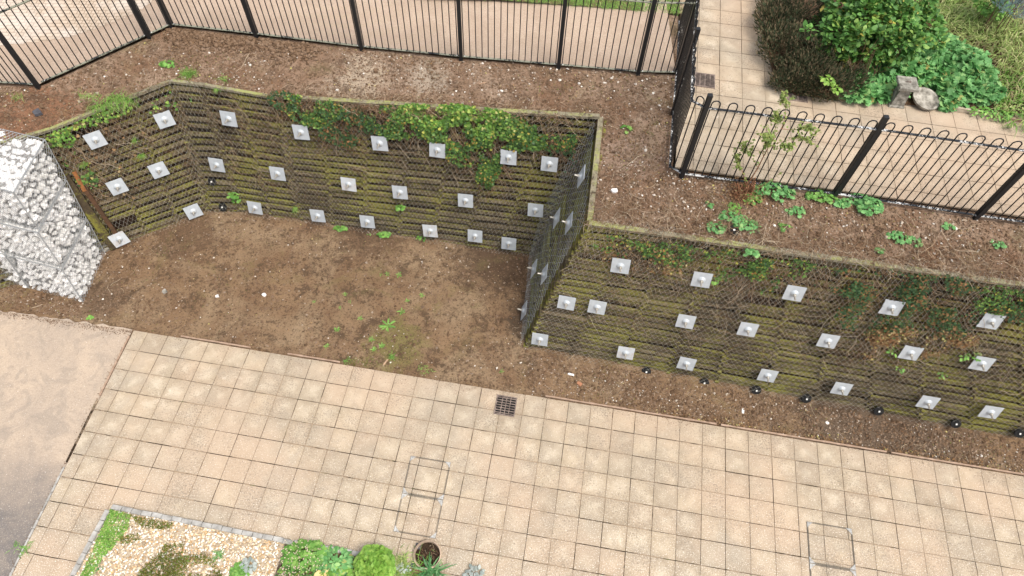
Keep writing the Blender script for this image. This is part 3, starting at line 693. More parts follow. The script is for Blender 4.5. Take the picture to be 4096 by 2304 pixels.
# ------------------------------------------------------------------ fences
def fence(name, label, pts, posts, rail_mat, bar_mat, z_add=.06, H=1.78, pitch=.137, post_over=True, rail2=True, posts_h=1.88, side=0, end_ext=0):
    base = pts[0]; th = thing(name, label, 'fence', (base.x, base.y, base.z), 'black bow top railings')
    PW = .037
    for p in posts:
        mb = MB(); z = p.z
        mb.box(V((p.x, p.y, z + posts_h / 2 - .06)), V((PW, 0, 0)), V((0, PW, 0)), V((0, 0, posts_h / 2 + .06)))
        po = mb.build('post', POSTM, th)
        mb = MB(); mb.box(V((p.x, p.y, z + posts_h + .004)), V((PW * 1.06, 0, 0)), V((0, PW * 1.06, 0)), V((0, 0, .005))); mb.build('post_cap', CAPM, po)
    for a, b in zip(pts, pts[1:]):
        d = b - a; L = d.length
        if L < .05: continue
        dd = d.normalized(); up = V((0, 0, 1)); sd = dd.cross(up).normalized()
        for zz, nm in ((z_add, 'bottom_rail'), (H - .17, 'top_rail')):
            mb = MB(); s = MB()
            mb.box((a + b) / 2 + up * zz, d / 2, sd * .022, up * .006); mb.box((a + b) / 2 + up * (zz - .018) - sd * .019, d / 2, sd * .003, up * .018)
            mb.build(nm, rail_mat, th)
        n = max(2, int(round(L / pitch))); mb = MB()
        if n % 2: n += 1
        for i in range(n):
            p = a + d * ((i + .5) / n)
            mb.tube([p + up * (z_add - .01), p + up * (H - .17)], .0105, 6, False)
        for i in range(0, n, 2):
            p = a + d * ((i + .5) / n); q = a + d * ((i + 1.5) / n); c = (p + q) / 2; r = (q - p).length / 2
            arc = [p + up * (H - .17)] + [c - dd * r * math.cos(math.pi * k / 8) + up * (H - .075 + r * math.sin(math.pi * k / 8)) for k in range(9)] + [q + up * (H - .17)]
            mb.tube(arc, .0105, 6, False)
        mb.build('hooped_bars', bar_mat, th)
        for p in (a, b):
            mb = MB(); e = dd * (.075 if p is a else -.075)
            mb.lathe(p + e + up * (z_add + .006), up, [(.014, 0), (.014, .006), (.006, .01)], 8); mb.build('rail_bolt', CAPM if rail_mat is RAILG else STEEL, th)
    return th
fence('bow_top_railing', 'run of black railing at the far left frame edge above red soil', [FB[0], FB[0].lerp(FB[1], .5), FB[1]], [FB[0].lerp(FB[1], .5), FB[1]], RAILG, BARM)
fence('bow_top_railing', 'slanting run of black railing between the two leftmost posts', [FB[1] + (FB[2] - FB[1]).normalized() * .1, FB[2], FB[3]], [FB[2]], RAILG, BARM)
fence('bow_top_railing', 'long straight run of black railing in front of the sandy drive', FB[3:], FB[3:9], RAILG, BARM)
SB = [V((2.735, 8.32, 3.69)), V((2.93, 9.80, 3.69)), V((3.11, 10.98, 3.69)), V((3.30, 12.5, 3.69))]
fence('bow_top_railing', 'side run of black railing seen end on beside the slab path', SB, [SB[1], SB[2]], RAILM, BARO)
G2 = [V((p.x, p.y, p.z)) for p in GB]
fence('bow_top_railing', 'front run of black railing with white flaked top rail above the right hand bank', G2, G2[1:5], RAILM, BARM, pitch=.142)

# ------------------------------------------------------------------ gabions
def gabion(name, label, c4, z0, z1, seed, wires=True):
    # c4: bottom quad FL, FR, BR, BL at z0 ; t4: the same at z1
    rnd = random.Random(seed); lo, hi = c4
    P = [V((p[0], p[1], z0)) for p in lo] + [V((p[0], p[1], z1)) for p in hi]
    ctr = sum(P, V()) / 8; th = thing(name, label, 'gabion', V((P[0].x, P[0].y, z0)), 'wire gabion baskets of white stone')
    st = MB(); wi = MB(); core = MB()
    b = [ctr + (p - ctr) * .86 for p in P]
    core.v = [tuple(p) for p in b]; core.f = [(0, 3, 2, 1), (4, 5, 6, 7), (0, 1, 5, 4), (1, 2, 6, 5), (2, 3, 7, 6), (3, 0, 4, 7)]
    core.build('shaded_core', DARKIN, th)
    for quad in ((P[0], P[1], P[5], P[4]), (P[1], P[2], P[6], P[5]), (P[4], P[5], P[6], P[7])):
        a, c, d, e = quad; n = (c - a).cross(e - a).normalized(); Lu = (c - a).length; Lv = (e - a).length
        pt = lambda u, v: (a.lerp(c, u)).lerp(e.lerp(d, u), v)
        s = .135; nu = max(2, int(Lu / s)); nv = max(2, int(Lv / s))
        for i in range(nu):
            for j in range(nv):
                u = (i + .5 + rnd.uniform(-.3, .3) + (.5 if j % 2 else 0)) / (nu + .5); v = (j + .5 + rnd.uniform(-.25, .25)) / nv
                st.rock(pt(min(u, .98), v) - n * rnd.uniform(.06, .09), rnd.uniform(.06, .102), rnd, .85)
        for k in range(int(nu * nv * .5)):
            st.rock(pt(rnd.random(), rnd.random()) - n * rnd.uniform(.07, .11), rnd.uniform(.035, .06), rnd, .9)
        w, h = .085, .11; nu = int(Lu / (w / 2)); nv = int(Lv / (h / 2))
        for i in range(nu):
            for j in range(nv):
                if (i + j) % 2 == 0: p, q = pt(i / nu, j / nv), pt((i + 1) / nu, (j + 1) / nv)
                else: p, q = pt((i + 1) / nu, j / nv), pt(i / nu, (j + 1) / nv)
                wob = n * (.012 * noise.noise(p * 3)); wi.tube([p + n * .012 + wob, q + n * .012 + wob], .0034, 3, False)
        for p, q in ((a, c), (c, d), (d, e), (e, a)):
            wi.tube([p + n * .006, p.lerp(q, .5) + n * .006 + V((0, 0, rnd.uniform(-.008, .008))), q + n * .006], .008, 5, False)
    tag(st.build('stones', LIME, th), kind='stuff'); wi.build('wire_mesh', GWIRE, th)
fd = V((-.975, .222, 0)); 
def gq(y0, yb, s0, s1):     # front line starts at (-9.3,y0)
    a = V((-9.3, y0, 0)); 
    return [(a + fd * s1), (a + fd * s0), V((-9.27, yb, 0)) + fd * s0, V((-9.27, yb, 0)) + fd * s1]
rowdef = [(0.0, .98, 7.10, 8.36, 7.30, 8.60, 'bottom'), (1.02, 1.98, 7.34, 8.60, 7.50, 8.84, 'middle'), (2.02, 2.93, 7.56, 8.86, 7.72, 9.06, 'top')]
wid = {'bottom': [0, 1.35, 2.7, 4.05], 'middle': [0, 1.7, 3.1, 4.5], 'top': [0, 1.5, 3.0, 4.5]}
names = {0: 'at the exposed corner by the timber wall', 1: 'second in from the exposed corner', 2: 'third in, at the left frame edge'}
for z0, z1, ya, yb, ya2, yb2, nm in rowdef:
    for k in range(3):
        s0, s1 = wid[nm][k] + (.01 if k else 0), wid[nm][k + 1] - .01
        gabion('gabion_basket', f'{nm} course basket of white stone {names[k]}', (gq(ya, yb, s0, s1), gq(ya2, yb2, s0, s1)), z0 - (.05 if z0 == 0 else 0), z1, hash((nm, k)) & 255 if False else (len(nm) * 7 + k))
# timbers raking down beside the gabion
f = L1
def on_face(px, py, f, off): return on_plane(px, py, f.b0 + f.n * off, f.n)
mb = MB(); mb.beam(on_face(160, 440, f, .07), on_face(288, 625, f, .07), .17, .07, f.n); tag(mb.build('raking_timber', SLAT), 'olive weathered timber raking down the wall beside the gabion', 'timber')
mb = MB(); mb.beam(on_face(186, 432, f, .13), on_face(213, 481, f, .13), .075, .012, f.n); tag(mb.build('rusty_plate', RUST), 'short bright orange rusty strip leaning on the wall near the gabion', 'steel strip')
mb = MB(); mb.beam(on_face(208, 468, f, .10), on_face(318, 625, f, .10), .085, .05, f.n); tag(mb.build('rusty_rail', timber('rusty timber', (.13, .07, .04), (.20, .10, .05), (.10, .09, .03), .7)), 'long dark rust brown rail running down to the lowest left plate', 'rail')
mb = MB(); mb.beam(on_low(252, 600) + V((0, 0, .05)), on_low(272, 632) + V((0, 0, .03)), .12, .06); tag(mb.build('concrete_offcut', STONE), 'grey concrete offcut wedged between gabion foot and timber', 'offcut')

# ------------------------------------------------------------------ scatter on soil (loose stones, clods, twigs)
def in_low():
    while 1:
        x = R.uniform(-12, 12.5); yb = 6.46 - .126 * (x + 7.66); 
        if x < -8: yb = 6.56 - .11 * (x + 8)
        yt = 9.6 - .09 * (x + 6) if -6.8 < x < .4 else (8.52 + .57 * (x + 9.1) if x <= -6.8 else 6.45 - .153 * x)
        if x < -9.3: yt = 7.05 - .228 * (x + 9.3)
        y = R.uniform(yb, max(yb + .05, yt))
        if y < yt: return x, y
def in_terr():
    while 1:
        k = R.choices(range(len(pairs) - 1), weights=[6, 4, 3, 3, 4, 4, 4, 5, 6, 3])[0]
        (w0, f0), (w1, f1) = pairs[k], pairs[k + 1]; u, v = R.random(), R.random()
        q = w0.lerp(w1, u).lerp(f0.lerp(f1, u), .04 + .93 * v); return q.x, q.y
mb = MB()
for _ in range(15000):
    x, y = in_low(); g = noise.noise(V((x * .9, y * .9, 5)))
    if R.random() > .45 + g * .9 + (.35 if x > 0 else 0): continue
    mb.rock((x, y, low_z(x, y) + .006), abs(R.gauss(0, .008)) + .006, R, .7, 0)
for _ in range(260):
    x, y = in_low(); mb.rock((x, y, low_z(x, y) + .01), R.uniform(.018, .034), R, .7, 1)
tag(mb.build('loose_stones', PEB), 'small loose stones scattered over the lower soil', 'stones', kind='stuff')
mb = MB()
for _ in range(13000):
    x, y = in_low(); g = noise.noise(V((x * 1.6, y * 1.6, 15)))
    if R.random() > .55 + g * 1.5: continue
    mb.rock((x, y, low_z(x, y) + .008), abs(R.gauss(0, .015)) + .011, R, .75, 0)
tag(mb.build('soil_crumbs', CLOD), 'dark crumbs of earth on the lower soil', 'earth', kind='stuff')
mb = MB(); cl = MB()
for _ in range(17000):
    x, y = in_terr(); g = noise.noise(V((x * .8, y * .8, 25)))
    if R.random() > .5 + g * .8 + (.15 if x > -3 else -.15): continue
    mb.rock((x, y, terr_z(x, y) + .008), abs(R.gauss(0, .010)) + .007, R, .7, 0)
for _ in range(260):
    x, y = in_terr(); mb.rock((x, y, terr_z(x, y) + .012), R.uniform(.018, .036), R, .7, 1)
for _ in range(520):
    q = FB[5].lerp(FB[9], R.random()) if R.random() < .7 else GB[0].lerp(GB[3], R.random()); q = q + V((R.gauss(-.05, .1), -abs(R.gauss(.15, .3)) - .05, 0)); mb.rock((q.x, q.y, terr_z(q.x, q.y) + .012), R.uniform(.012, .034), R, .7, 1)
for _ in range(9000):
    x, y = in_terr(); cl.rock((x, y, terr_z(x, y) + .008), abs(R.gauss(0, .014)) + .01, R, .75, 0)
for _ in range(700):   # heap of clods behind the bend
    u = R.random(); q = FB[3].lerp(FB[5], u * .75) + V((R.gauss(0, .12), -abs(R.gauss(.12, .16)) - .05, 0)); cl.rock((q.x, q.y, terr_z(q.x, q.y) + .02), R.uniform(.02, .05), R, .8, 1)
tag(mb.build('loose_stones', PEB), 'small loose stones scattered over the upper soil bank', 'stones', kind='stuff')
tag(cl.build('soil_crumbs', CLOD), 'dark clods of earth on the upper soil bank', 'earth', kind='stuff')
def twig(mb, x, y, zf, L, r, lift=.02, n=5):
    a = R.uniform(0, 6.28); c = R.gauss(0, 1.2) / n; pts = []
    for i in range(n):
        pts.append((x, y, zf(x, y) + .01 + abs(R.gauss(0, lift)))); x += math.cos(a) * L / n; y += math.sin(a) * L / n; a += c + R.gauss(0, .25)
    mb.tube(pts, r, 3, False)
mb = MB()
for _ in range(230): x, y = in_low(); twig(mb, x, y, low_z, R.uniform(.08, .35), R.uniform(.002, .005), .008)
for _ in range(60):
    c = R.uniform(20, 46); p = gpt(c, -.12 - abs(R.gauss(0, .25))); twig(mb, p.x, p.y, low_z, R.uniform(.08, .25), R.uniform(.003, .006), .01)
tag(mb.build('fallen_twigs', TWIG), 'dry twigs and straw lying on the lower soil', 'twigs', kind='stuff')
mb = MB()
for _ in range(850):
    x, y = in_terr()
    if x < 1.2 and R.random() < .65: continue
    twig(mb, x, y, terr_z, R.uniform(.12, .6), R.uniform(.0018, .0042), .025)
for _ in range(1100):      # tangle along the top of the right hand wall
    u = R.random() ** 1.0; e = T[6].lerp(T[7], u) + back(RW) * abs(R.gauss(.15, .25)); twig(mb, e.x, e.y, lambda a, b: terr_z(a, b) + .03, R.uniform(.15, .6), R.uniform(.0018, .0038), .03)
for _ in range(520):
    u = R.random(); e = T[4].lerp(T[5], .05 + .9 * u) + back(L4) * abs(R.gauss(.02, .12)); twig(mb, e.x, e.y, lambda a, b: terr_z(a, b) + .03, R.uniform(.12, .45), R.uniform(.0018, .004), .03)
for _ in range(160):
    u = R.random(); e = T[1].lerp(T[2], u) + back(L1) * abs(R.gauss(.02, .1)); twig(mb, e.x, e.y, lambda a, b: terr_z(a, b) + .03, R.uniform(.1, .3), R.uniform(.0018, .003), .02)
tag(mb.build('fallen_twigs', TWIG), 'tangle of dry stems and twigs on the upper soil bank', 'twigs', kind='stuff')
mb = MB()
for _ in range(420):
    x, y = in_low(); mb.leaf((x, y, low_z(x, y) + .015), (R.gauss(0, 1), R.gauss(0, 1), .1), (R.gauss(0, .3), R.gauss(0, .3), 1), R.uniform(.02, .045), OVAL, .3)
for _ in range(420):
    c = R.uniform(24, 46); p = gpt(c, -.12 - abs(R.gauss(0, .14))); mb.leaf((p.x, p.y, low_z(p.x, p.y) + .02), (R.gauss(0, 1), R.gauss(0, 1), .2), (R.gauss(0, .4), R.gauss(0, .4), 1), R.uniform(.025, .055), OVAL, .4)
for _ in range(1500):
    x, y = in_terr(); mb.leaf((x, y, terr_z(x, y) + .015), (R.gauss(0, 1), R.gauss(0, 1), .1), (R.gauss(0, .4), R.gauss(0, .4), 1), R.uniform(.018, .05), OVAL, .3)
gr = MB()
for _ in range(2600):
    c_ = R.uniform(-.5, 46); p = gpt(c_, R.expovariate(5) - .15); 
    if noise.noise(V((c_ * .5, 3, 0))) < R.uniform(-.5, .3): continue
    gr.rock((p.x, p.y, .006), R.uniform(.004, .011), R, .6, 0)
for _ in range(700):
    p = at(335, 832, 0).lerp(at(0, 783, 0), R.random()) - V((0, abs(R.gauss(0, .07)), 0)); gr.rock((p.x, p.y, .004), R.uniform(.005, .014), R, .6, 0)
for _ in range(500):
    p = at(335, 832, 0).lerp(at(30, 1449, 0), R.random()) + V((-abs(R.gauss(0, .05)), 0, 0)); gr.rock((p.x, p.y, .004), R.uniform(.005, .013), R, .6, 0)
tag(gr.build('spilled_grit', CLOD), 'soil crumbs spilled over the paving edge and drive', 'grit', kind='stuff')
tag(mb.build('leaf_litter', DRY), 'scattered dead brown and yellow leaves', 'leaf litter', kind='stuff')
# single bits of debris
def chunk(px, py, label, mat, sx, sy, sz, rot, where=on_low, name='debris', cat='debris'):
    p = where(px, py); mb = MB(); a = V((math.cos(rot), math.sin(rot), R.gauss(0, .06))); b = V((-math.sin(rot), math.cos(rot), R.gauss(0, .06)))
    n = 7; top = []; 
    for k in range(n):
        t = 6.283 * k / n; rr = R.uniform(.8, 1.1); top.append(p + a * (sx * rr * max(-.8, min(.8, math.cos(t) * 1.2))) + b * (sy * rr * max(-.8, min(.8, math.sin(t) * 1.2))))
    up = V((0, 0, sz)); N = n; mb.v = [tuple(q + up) for q in top] + [tuple(q - V((0, 0, .01))) for q in top]; mb.f = [tuple(range(N)), tuple(reversed(range(N, 2 * N)))] + [(k, k + N, (k + 1) % N + N, (k + 1) % N) for k in range(N)]
    tag(mb.build(name, mat), label, cat)
chunk(1436, 943, 'long white plastic scrap on soil at the foot of the front wall', PLASTIC, .09, .03, .03, -.25, name='plastic_scrap')
chunk(1458, 966, 'orange brick shard just below the white plastic scrap', BRICKS, .07, .05, .02, -.6, name='brick_shard')
chunk(1869, 1034, 'small white rectangular scrap on the soil strip', PLASTIC, .035, .07, .015, -.2, name='plastic_scrap')
chunk(547, 746, 'left of the two white stones on the lower soil', LIME, .045, .04, .035, .4, name='white_stone', cat='stone')
chunk(665, 743, 'square edged white stone, right of the pair on the lower soil', LIME, .055, .045, .035, -.6, name='white_stone', cat='stone')
chunk(415, 734, 'greyish pink stone lying nearest the gabion corner', STONE, .06, .065, .04, .8, name='grey_stone', cat='stone')
chunk(970, 912, 'short splintered wood offcut by the weeds on the paving edge', WOODC, .11, .02, .02, 1.1, name='wood_offcut')
chunk(2186, 1012 + 190, 'flat pale wood splinter near the right paving edge', WOODC, .10, .018, .015, .6, name='wood_offcut')
chunk(1215, 175 + 35, 'broken branch piece lying on the bank below the railing', WOODC, .10, .015, .02, .35, on_terr, name='wood_offcut')
chunk(1525, 718, 'white stone on the soil bank close to the corner post', LIME, .07, .05, .04, .2, lambda a, b: on_terr(1545, 497 - 15), name='white_stone', cat='stone')
chunk(95, 285, 'crumpled dark fabric scrap on the red soil above the gabion', SLATE, .09, .12, .05, .8, on_terr, name='fabric_scrap')
chunk(500, 145, 'large brown clod near the clod heap', CLOD, .06, .06, .05, .2, lambda a, b: on_terr(945, 180), name='earth_clod', cat='clod')

# ------------------------------------------------------------------ ivy
def ivy(name, label, f, blobs, mats, size=.05, hang=.6, stems=60, group='ivy growing on the crib wall'):
    th = thing(name, label, 'ivy', f.p(0.5, 0, 0), group)
    lm = {}
    for (px, py, rx, ry, n, mk) in blobs:
        mb = lm.setdefault(mk, MB())
        for _ in range(n):
            # uniform in an ellipse given on the wall face
            r = math.sqrt(R.random()); a = R.uniform(0, 6.283)
            c = on_plane(px, py, f.b0, f.n); q = c + f.a * (r * math.cos(a) * rx) + f.up * (r * math.sin(a) * ry)
            g = noise.noise(q * 2.1) + .5 * noise.noise(q * 6)
            if R.random() > .55 + g * 2.0: continue
            q += f.n * (.06 + abs(R.gauss(0, .05)) + max(0, g) * .06)
            if any(abs((q - pc_).dot(f.a)) < .19 and abs((q - pc_).dot(f.up)) < .19 for pc_ in PC): continue
            d = V((0, 0, -1)) * .9 + f.a * R.gauss(0, .55) + f.n * R.uniform(0, .6)
            n_ = f.n * 1.0 + V((0, 0, .9)) + V((R.gauss(0, .45), R.gauss(0, .4), R.gauss(0, .3)))
            mb.leaf(q, d, n_, size * R.uniform(.45, 1.15), IVY, .25)
    for mk, mb in lm.items(): mb.build('leaves', mk, th)
    st = MB()
    for _ in range(stems):
        px, py, rx, ry, n, mk = R.choice(blobs); c = on_plane(px, py, f.b0, f.n)
        q = c + f.a * R.uniform(-rx, rx) + f.up * R.uniform(-.2, ry) + f.n * .07; pts = []; dx = R.gauss(0, .3)
        for k in range(6): pts.append(q.copy()); q = q + f.a * (dx * .1 + R.gauss(0, .04)) - f.up * R.uniform(.04, .16) + f.n * R.gauss(0, .012)
        st.tube(pts, R.uniform(.002, .0045), 3, False)
    st.build('stems', TWIG, th)
ivy('ivy', 'dense dark green curtain of ivy over the top left of the long back wall', L4, [(720, 245, .35, .2, 700, IVYD), (800, 275, .75, .34, 2300, IVYM), (900, 290, .7, .36, 2200, IVYD), (860, 330, .45, .3, 900, IVYD), (990, 300, .6, .36, 2000, IVYM), (760, 240, .35, .08, 200, IVYL)], None, .052, stems=160)
ivy('ivy', 'bright green and yellow ivy bulging over the top of the long back wall', L4, [(1060, 285, .55, .26, 2000, IVYL), (1160, 290, .6, .30, 2400, IVYL), (1240, 305, .5, .34, 1800, IVYL), (1150, 330, .8, .35, 2600, IVYM), (1290, 330, .45, .4, 1900, IVYM), (1350, 335, .35, .3, 900, IVYM)], None, .062, stems=160)
ivy('ivy', 'narrow ivy trail hanging down the back wall right of centre', L4, [(1235, 400, .26, .45, 1100, IVYM), (1222, 440, .2, .3, 600, IVYM), (1165, 380, .35, .3, 500, IVYM), (1110, 355, .35, .3, 450, IVYM), (1420, 370, .3, .5, 600, IVYD), (1400, 340, .4, .3, 500, IVYM)], None, .045, stems=120)
ivy('ivy', 'few broad ivy leaves on the upper left wall end beside the gabion', L1, [(150, 345, .25, .2, 120, IVYL), (190, 400, .22, .4, 150, IVYM), (250, 290, .7, .1, 160, IVYL), (215, 440, .2, .25, 90, IVYM), (290, 400, .9, .9, 60, DRY), (430, 250, .5, .2, 60, IVYL)], None, .06, stems=90)
ivy('ivy', 'thin brown and green ivy strands on the upper left of the front wall', RW, [(1560, 610, .7, .2, 500, IVYM), (1700, 630, .7, .25, 600, IVYM), (1850, 660, .7, .35, 1100, IVYM), (1620, 640, .8, .3, 350, DRY), (1900, 690, .45, .35, 600, IVYM), (2000, 665, .6, .2, 500, IVYM)], None, .045, stems=220)
ivy('ivy', 'dark ivy patch with brown dead leaves on the right of the front wall', RW, [(2130, 700, .6, .3, 1300, IVYD), (2230, 715, .7, .4, 1800, IVYD), (2340, 735, .7, .5, 1900, IVYD), (2200, 790, .7, .4, 1500, IVYD), (2380, 800, .5, .4, 1200, IVYD), (2270, 850, .75, .35, 1500, DRY), (2200, 860, .4, .3, 700, DRY), (2500, 745, .5, .3, 900, IVYM), (2400, 840, .4, .2, 600, DRY), (2560, 760, .4, .35, 700, IVYD)], None, .042, stems=300)
# dead strands along the wall top under the ivy
mb = MB()
for _ in range(420):
    px = R.choice((R.gauss(985, 60), R.uniform(700, 1420))); q = on_plane(px, 262 + (px - 1000) * .045, L4.b0, L4.n) + L4.n * R.uniform(.05, .16); pts = []; dx = R.gauss(0, .6)
    for k in range(5): pts.append(q.copy()); q = q + L4.a * (dx * .08 + R.gauss(0, .03)) - L4.up * R.uniform(.0, .1) + L4.n * R.gauss(0, .02)
    mb.tube(pts, R.uniform(.0022, .0042), 3, False)
tag(mb.build('dead_stems', TWIG), 'straw coloured dead stems hanging over the top of the back wall', 'dead stems', kind='stuff')
# thin strands caught over the wall faces
mb = MB()
for f, n in ((L1, 240), (L3, 200), (L4, 420), (RW, 950)):
    for _ in range(n):
        u, v = R.random(), R.uniform(.2, 1) ** .7; q = f.p(u, v, .07); pts = []; a = R.gauss(-1.3, .9)
        for k in range(6): pts.append(q.copy()); q = q + (f.a * math.cos(a) + f.up * math.sin(a)) * R.uniform(.04, .12) + f.n * R.gauss(0, .008); a += R.gauss(0, .4)
        mb.tube(pts, R.uniform(.0015, .003), 3, False)
tag(mb.build('dry_strands', TWIG), 'thin dry stems caught in the netting on the wall', 'dry stems', kind='stuff')

# ------------------------------------------------------------------ small plants
def tuft(label, p, n, L, mat=GRASS, w=.009, spread=.7, droop=.7, name='grass_tuft', cat='grass tuft', rad=.04, bias=V((0, 0, 0)), elong=0, group=None):
    mb = MB()
    for _ in range(n):
        o = V((R.gauss(0, rad) + (R.uniform(-elong, elong)), R.gauss(0, rad), 0))
        mb.blade(p + o, V((R.gauss(0, spread), R.gauss(0, spread), 1)) + bias, L * R.uniform(.5, 1.1), w, droop)
    return tag(mb.build(name, mat), label, cat, group)
def clump(label, p, rx, ry, h, n, size, mat=WEED, shape=LOBE, name='weed_clump', cat='weed', ax=0.0, flat=1.0, group=None):
    mb = MB(); ca, sa = math.cos(ax), math.sin(ax); cl = MB()
    for _ in range(n):
        r = math.sqrt(R.random()); a = R.uniform(0, 6.283); x, y = r * math.cos(a) * rx, r * math.sin(a) * ry
        z = h * math.sqrt(max(0, 1 - r * r)) * R.uniform(.6, 1.05)
        q = p + V((x * ca - y * sa, x * sa + y * ca, z + .015)); out = V((math.cos(a) * r, math.sin(a) * r, 0))
        mb.leaf(q, out + V((R.gauss(0, .5), R.gauss(0, .5), -.1)), V((R.gauss(0, .3), R.gauss(0, .3), 1)) + out * .6, size * R.uniform(.6, 1.2), shape, .2)
    return tag(mb.build(name, mat), label, cat, group)
def rosette(label, p, n, L, mat=WEED, w=.3, name='rosette_weed'):
    mb = MB(); sh = [(0, 0), (w * .35, .4), (w * .4, .75), (0, 1), (-w * .4, .75), (-w * .35, .4)]
    for k in range(n):
        a = 6.283 * k / n + R.gauss(0, .2); mb.leaf(p + V((0, 0, .012)), (math.cos(a), math.sin(a), .25), (0, 0, 1), L * R.uniform(.7, 1.15), sh, .25)
    return tag(mb.build(name, mat), label, 'weed', 'small weeds sprouting from the lower soil')
tuft('bright green grass tuft standing above the bend in the wall', on_terr(475, 188), 170, .30, rad=.05, name='grass_tuft')
tuft('small loose grass tuft right of the bright tuft on the bank', on_terr(566, 200), 40, .2, rad=.05)
tuft('small grass tuft on red soil above the gabion', on_terr(46, 243), 50, .16, rad=.05)
for (a, b, n, L, lab) in ((300, 252, 150, .40, 'wide fringe of long grass drooping over the left wall top'), (255, 270, 100, .34, 'grass fringe left of the widest fringe on the left wall top'), (225, 245, 70, .18, 'thin pale grass behind the fringe on the left wall top')):
    p = on_plane(a, b, L1.b0, L1.n); p.z = max(p.z, 2.95)
    tuft(lab, p + V((0, .05, 0)), n, L, rad=.06, elong=.22, bias=V((.2, -.7, -.2)))
for (a, b, f, n, L, lab) in ((357, 388, L1, 60, .22, 'grass tuft growing from the slats above the middle left plate'), (340, 348, L1, 35, .2, 'thin grass tuft on the slats between two top left plates'), (213, 408, L1, 40, .25, 'dark grass tuft on the slats beside the rusty strip'), (745, 522, L4, 40, .2, 'grass tuft low on the back wall left of the first bottom plate'), (890, 240, L3, 0, 0, ''), (548, 222, L3, 30, .15, 'small tuft on the capping just right of the bend')):
    if n: tuft(lab, on_plane(a, b, f.b0, f.n) + f.n * .02, n, L, bias=V((0, -1.0, 0)), rad=.02, spread=.5)
rosette('broad leaved seedling by the paving corner', on_low(228, 800), 5, .09, w=.9)
rosette('spiky pale green thistle rosette, largest weed on the lower soil', on_low(976, 820), 14, .19, w=.22)
RO = [(1010, 785, 7, .1, 'leafy weed above right of the big thistle'), (1062, 744, 6, .09, 'round leaved weed at the middle of the lower soil'), (868, 741, 6, .06, 'tiny weed left of centre high on the lower soil'), (1003, 700 - 8, 7, .09, 'weed rosette right below the back wall centre'), (906, 802, 7, .07, 'tiny rosette left of the big thistle'), (848, 830, 8, .08, 'rosette below left of the big thistle'), (822, 885 - 14, 8, .07, 'rosette near the paving left of the thistle'), (935, 855, 8, .08, 'rosette just under the big thistle'), (960, 870, 8, .08, 'leafy rosette second below the thistle'), (940, 880, 8, .07, 'small sprout third below the thistle'), (880, 760, 5, .05, 'minute seedling above the row of rosettes'), (975, 690, 6, .07, 'weed high on the lower soil below a bottom plate'), (1262, 935, 5, .06, 'yellow green sprout by the paving above the drain'), (958, 732 - 40, 5, .05, 'seedling beneath the fourth bottom plate'), (790, 760, 6, .05, 'seedling at the left of the scattered rosettes'), (1025, 757, 7, .07, 'weed just left of the round leaved one'), (855, 775, 6, .05, 'seedling above the left rosettes')]
for a, b, n, L, lab in RO: rosette(lab, on_low(a, b), n, L)
tuft('grass tuft on the soil edge right of the thistle weeds', on_low(985, 898), 60, .14, WEED, rad=.03)
tuft('low grass patch along the paving edge below the weeds', on_low(910, 912), 160, .09, BRONZE, rad=.06, elong=.35)
tuft('green tuft at the paving edge left of the wood offcut', on_low(872, 910), 40, .1, WEED, rad=.04)
tuft('green tuft at the paving edge right of the wood offcut', on_low(1070, 938 - 8), 60, .09, GRASS, rad=.05, elong=.12)
tuft('spider shaped green weed in the lower left slab joint', at(62, 1384, .01), 26, .16, WEED, .012, 1.4, .4)
tuft('small weed tuft on the tarmac edge at lower left', at(40, 1375, .01), 14, .1, WEED, .01, 1.4, .4)
mb = MB()
for _ in range(1400):
    x, y = in_low(); g = noise.noise(V((x * .7, y * .7, 35)))
    if g < .12: continue
    mb.leaf((x, y, low_z(x, y) + .008), (R.gauss(0, 1), R.gauss(0, 1), .2), (R.gauss(0, .3), R.gauss(0, .3), 1), R.uniform(.012, .028), OVAL)
for _ in range(1800):
    x, y = in_terr(); g = noise.noise(V((x * .7, y * .7, 45)))
    if g < .15: continue
    mb.leaf((x, y, terr_z(x, y) + .012), (R.gauss(0, 1), R.gauss(0, 1), .2), (R.gauss(0, .3), R.gauss(0, .3), 1), R.uniform(.014, .034), OVAL)
tag(mb.build('seedlings', BRONZE), 'moss and minute seedlings greening the soil', 'ground cover', kind='stuff')
# weeds along the foot of the back wall
for i, (a, b, n, s, lab) in enumerate([(770, 541 + 30, 12, .05, 'leafy weed at the wall foot below the second bottom plate'), (858, 573, 40, .06, 'leafy weeds left at the wall foot between two bottom plates'), (830, 578, 16, .05, 'small sprig left of the leafy wall foot weeds'), (968, 588, 40, .06, 'leafy weeds at the wall foot right of the third bottom plate'), (935, 590, 12, .05, 'sprig under the third bottom plate'), (1060, 592 + 6, 16, .05, 'sprig at the wall foot left of the yellow leaf'), (1075, 612, 10, .05, 'small bright weed on the soil below the yellow leaf'), (590, 490, 22, .07, 'ivy sprig over the slats at the bend'), (600, 505, 14, .06, 'trailing leaves beside the bend cap'), (1010, 520, 26, .06, 'sprig hanging from the slats under a middle plate'), (2450, 960 - 66, 12, .08, 'upper one of two star shaped sprigs on the right'), (2425, 893, 12, .08, 'lower one of two star shaped sprigs on the right'), (2246, 882, 12, .08, 'star shaped sprig left of the middle row plate'), (1797, 705, 10, .08, 'bright green sprig at the edge of a top row plate'), (2260, 925, 10, .06, 'small sprig under the middle row plate'), (2365, 1000 - 60, 14, .05, 'sprig low between two middle plates at the right')]):
    f = L4 if a < 1400 else RW
    if a < 640: f = L3
    p = on_plane(a, b, f.b0, f.n) + f.n * .06
    clump(lab, p, .06 + n * .002, .05, .06, n, s, WEED, LOBE if i < 10 else OVAL, name='wall_weed')
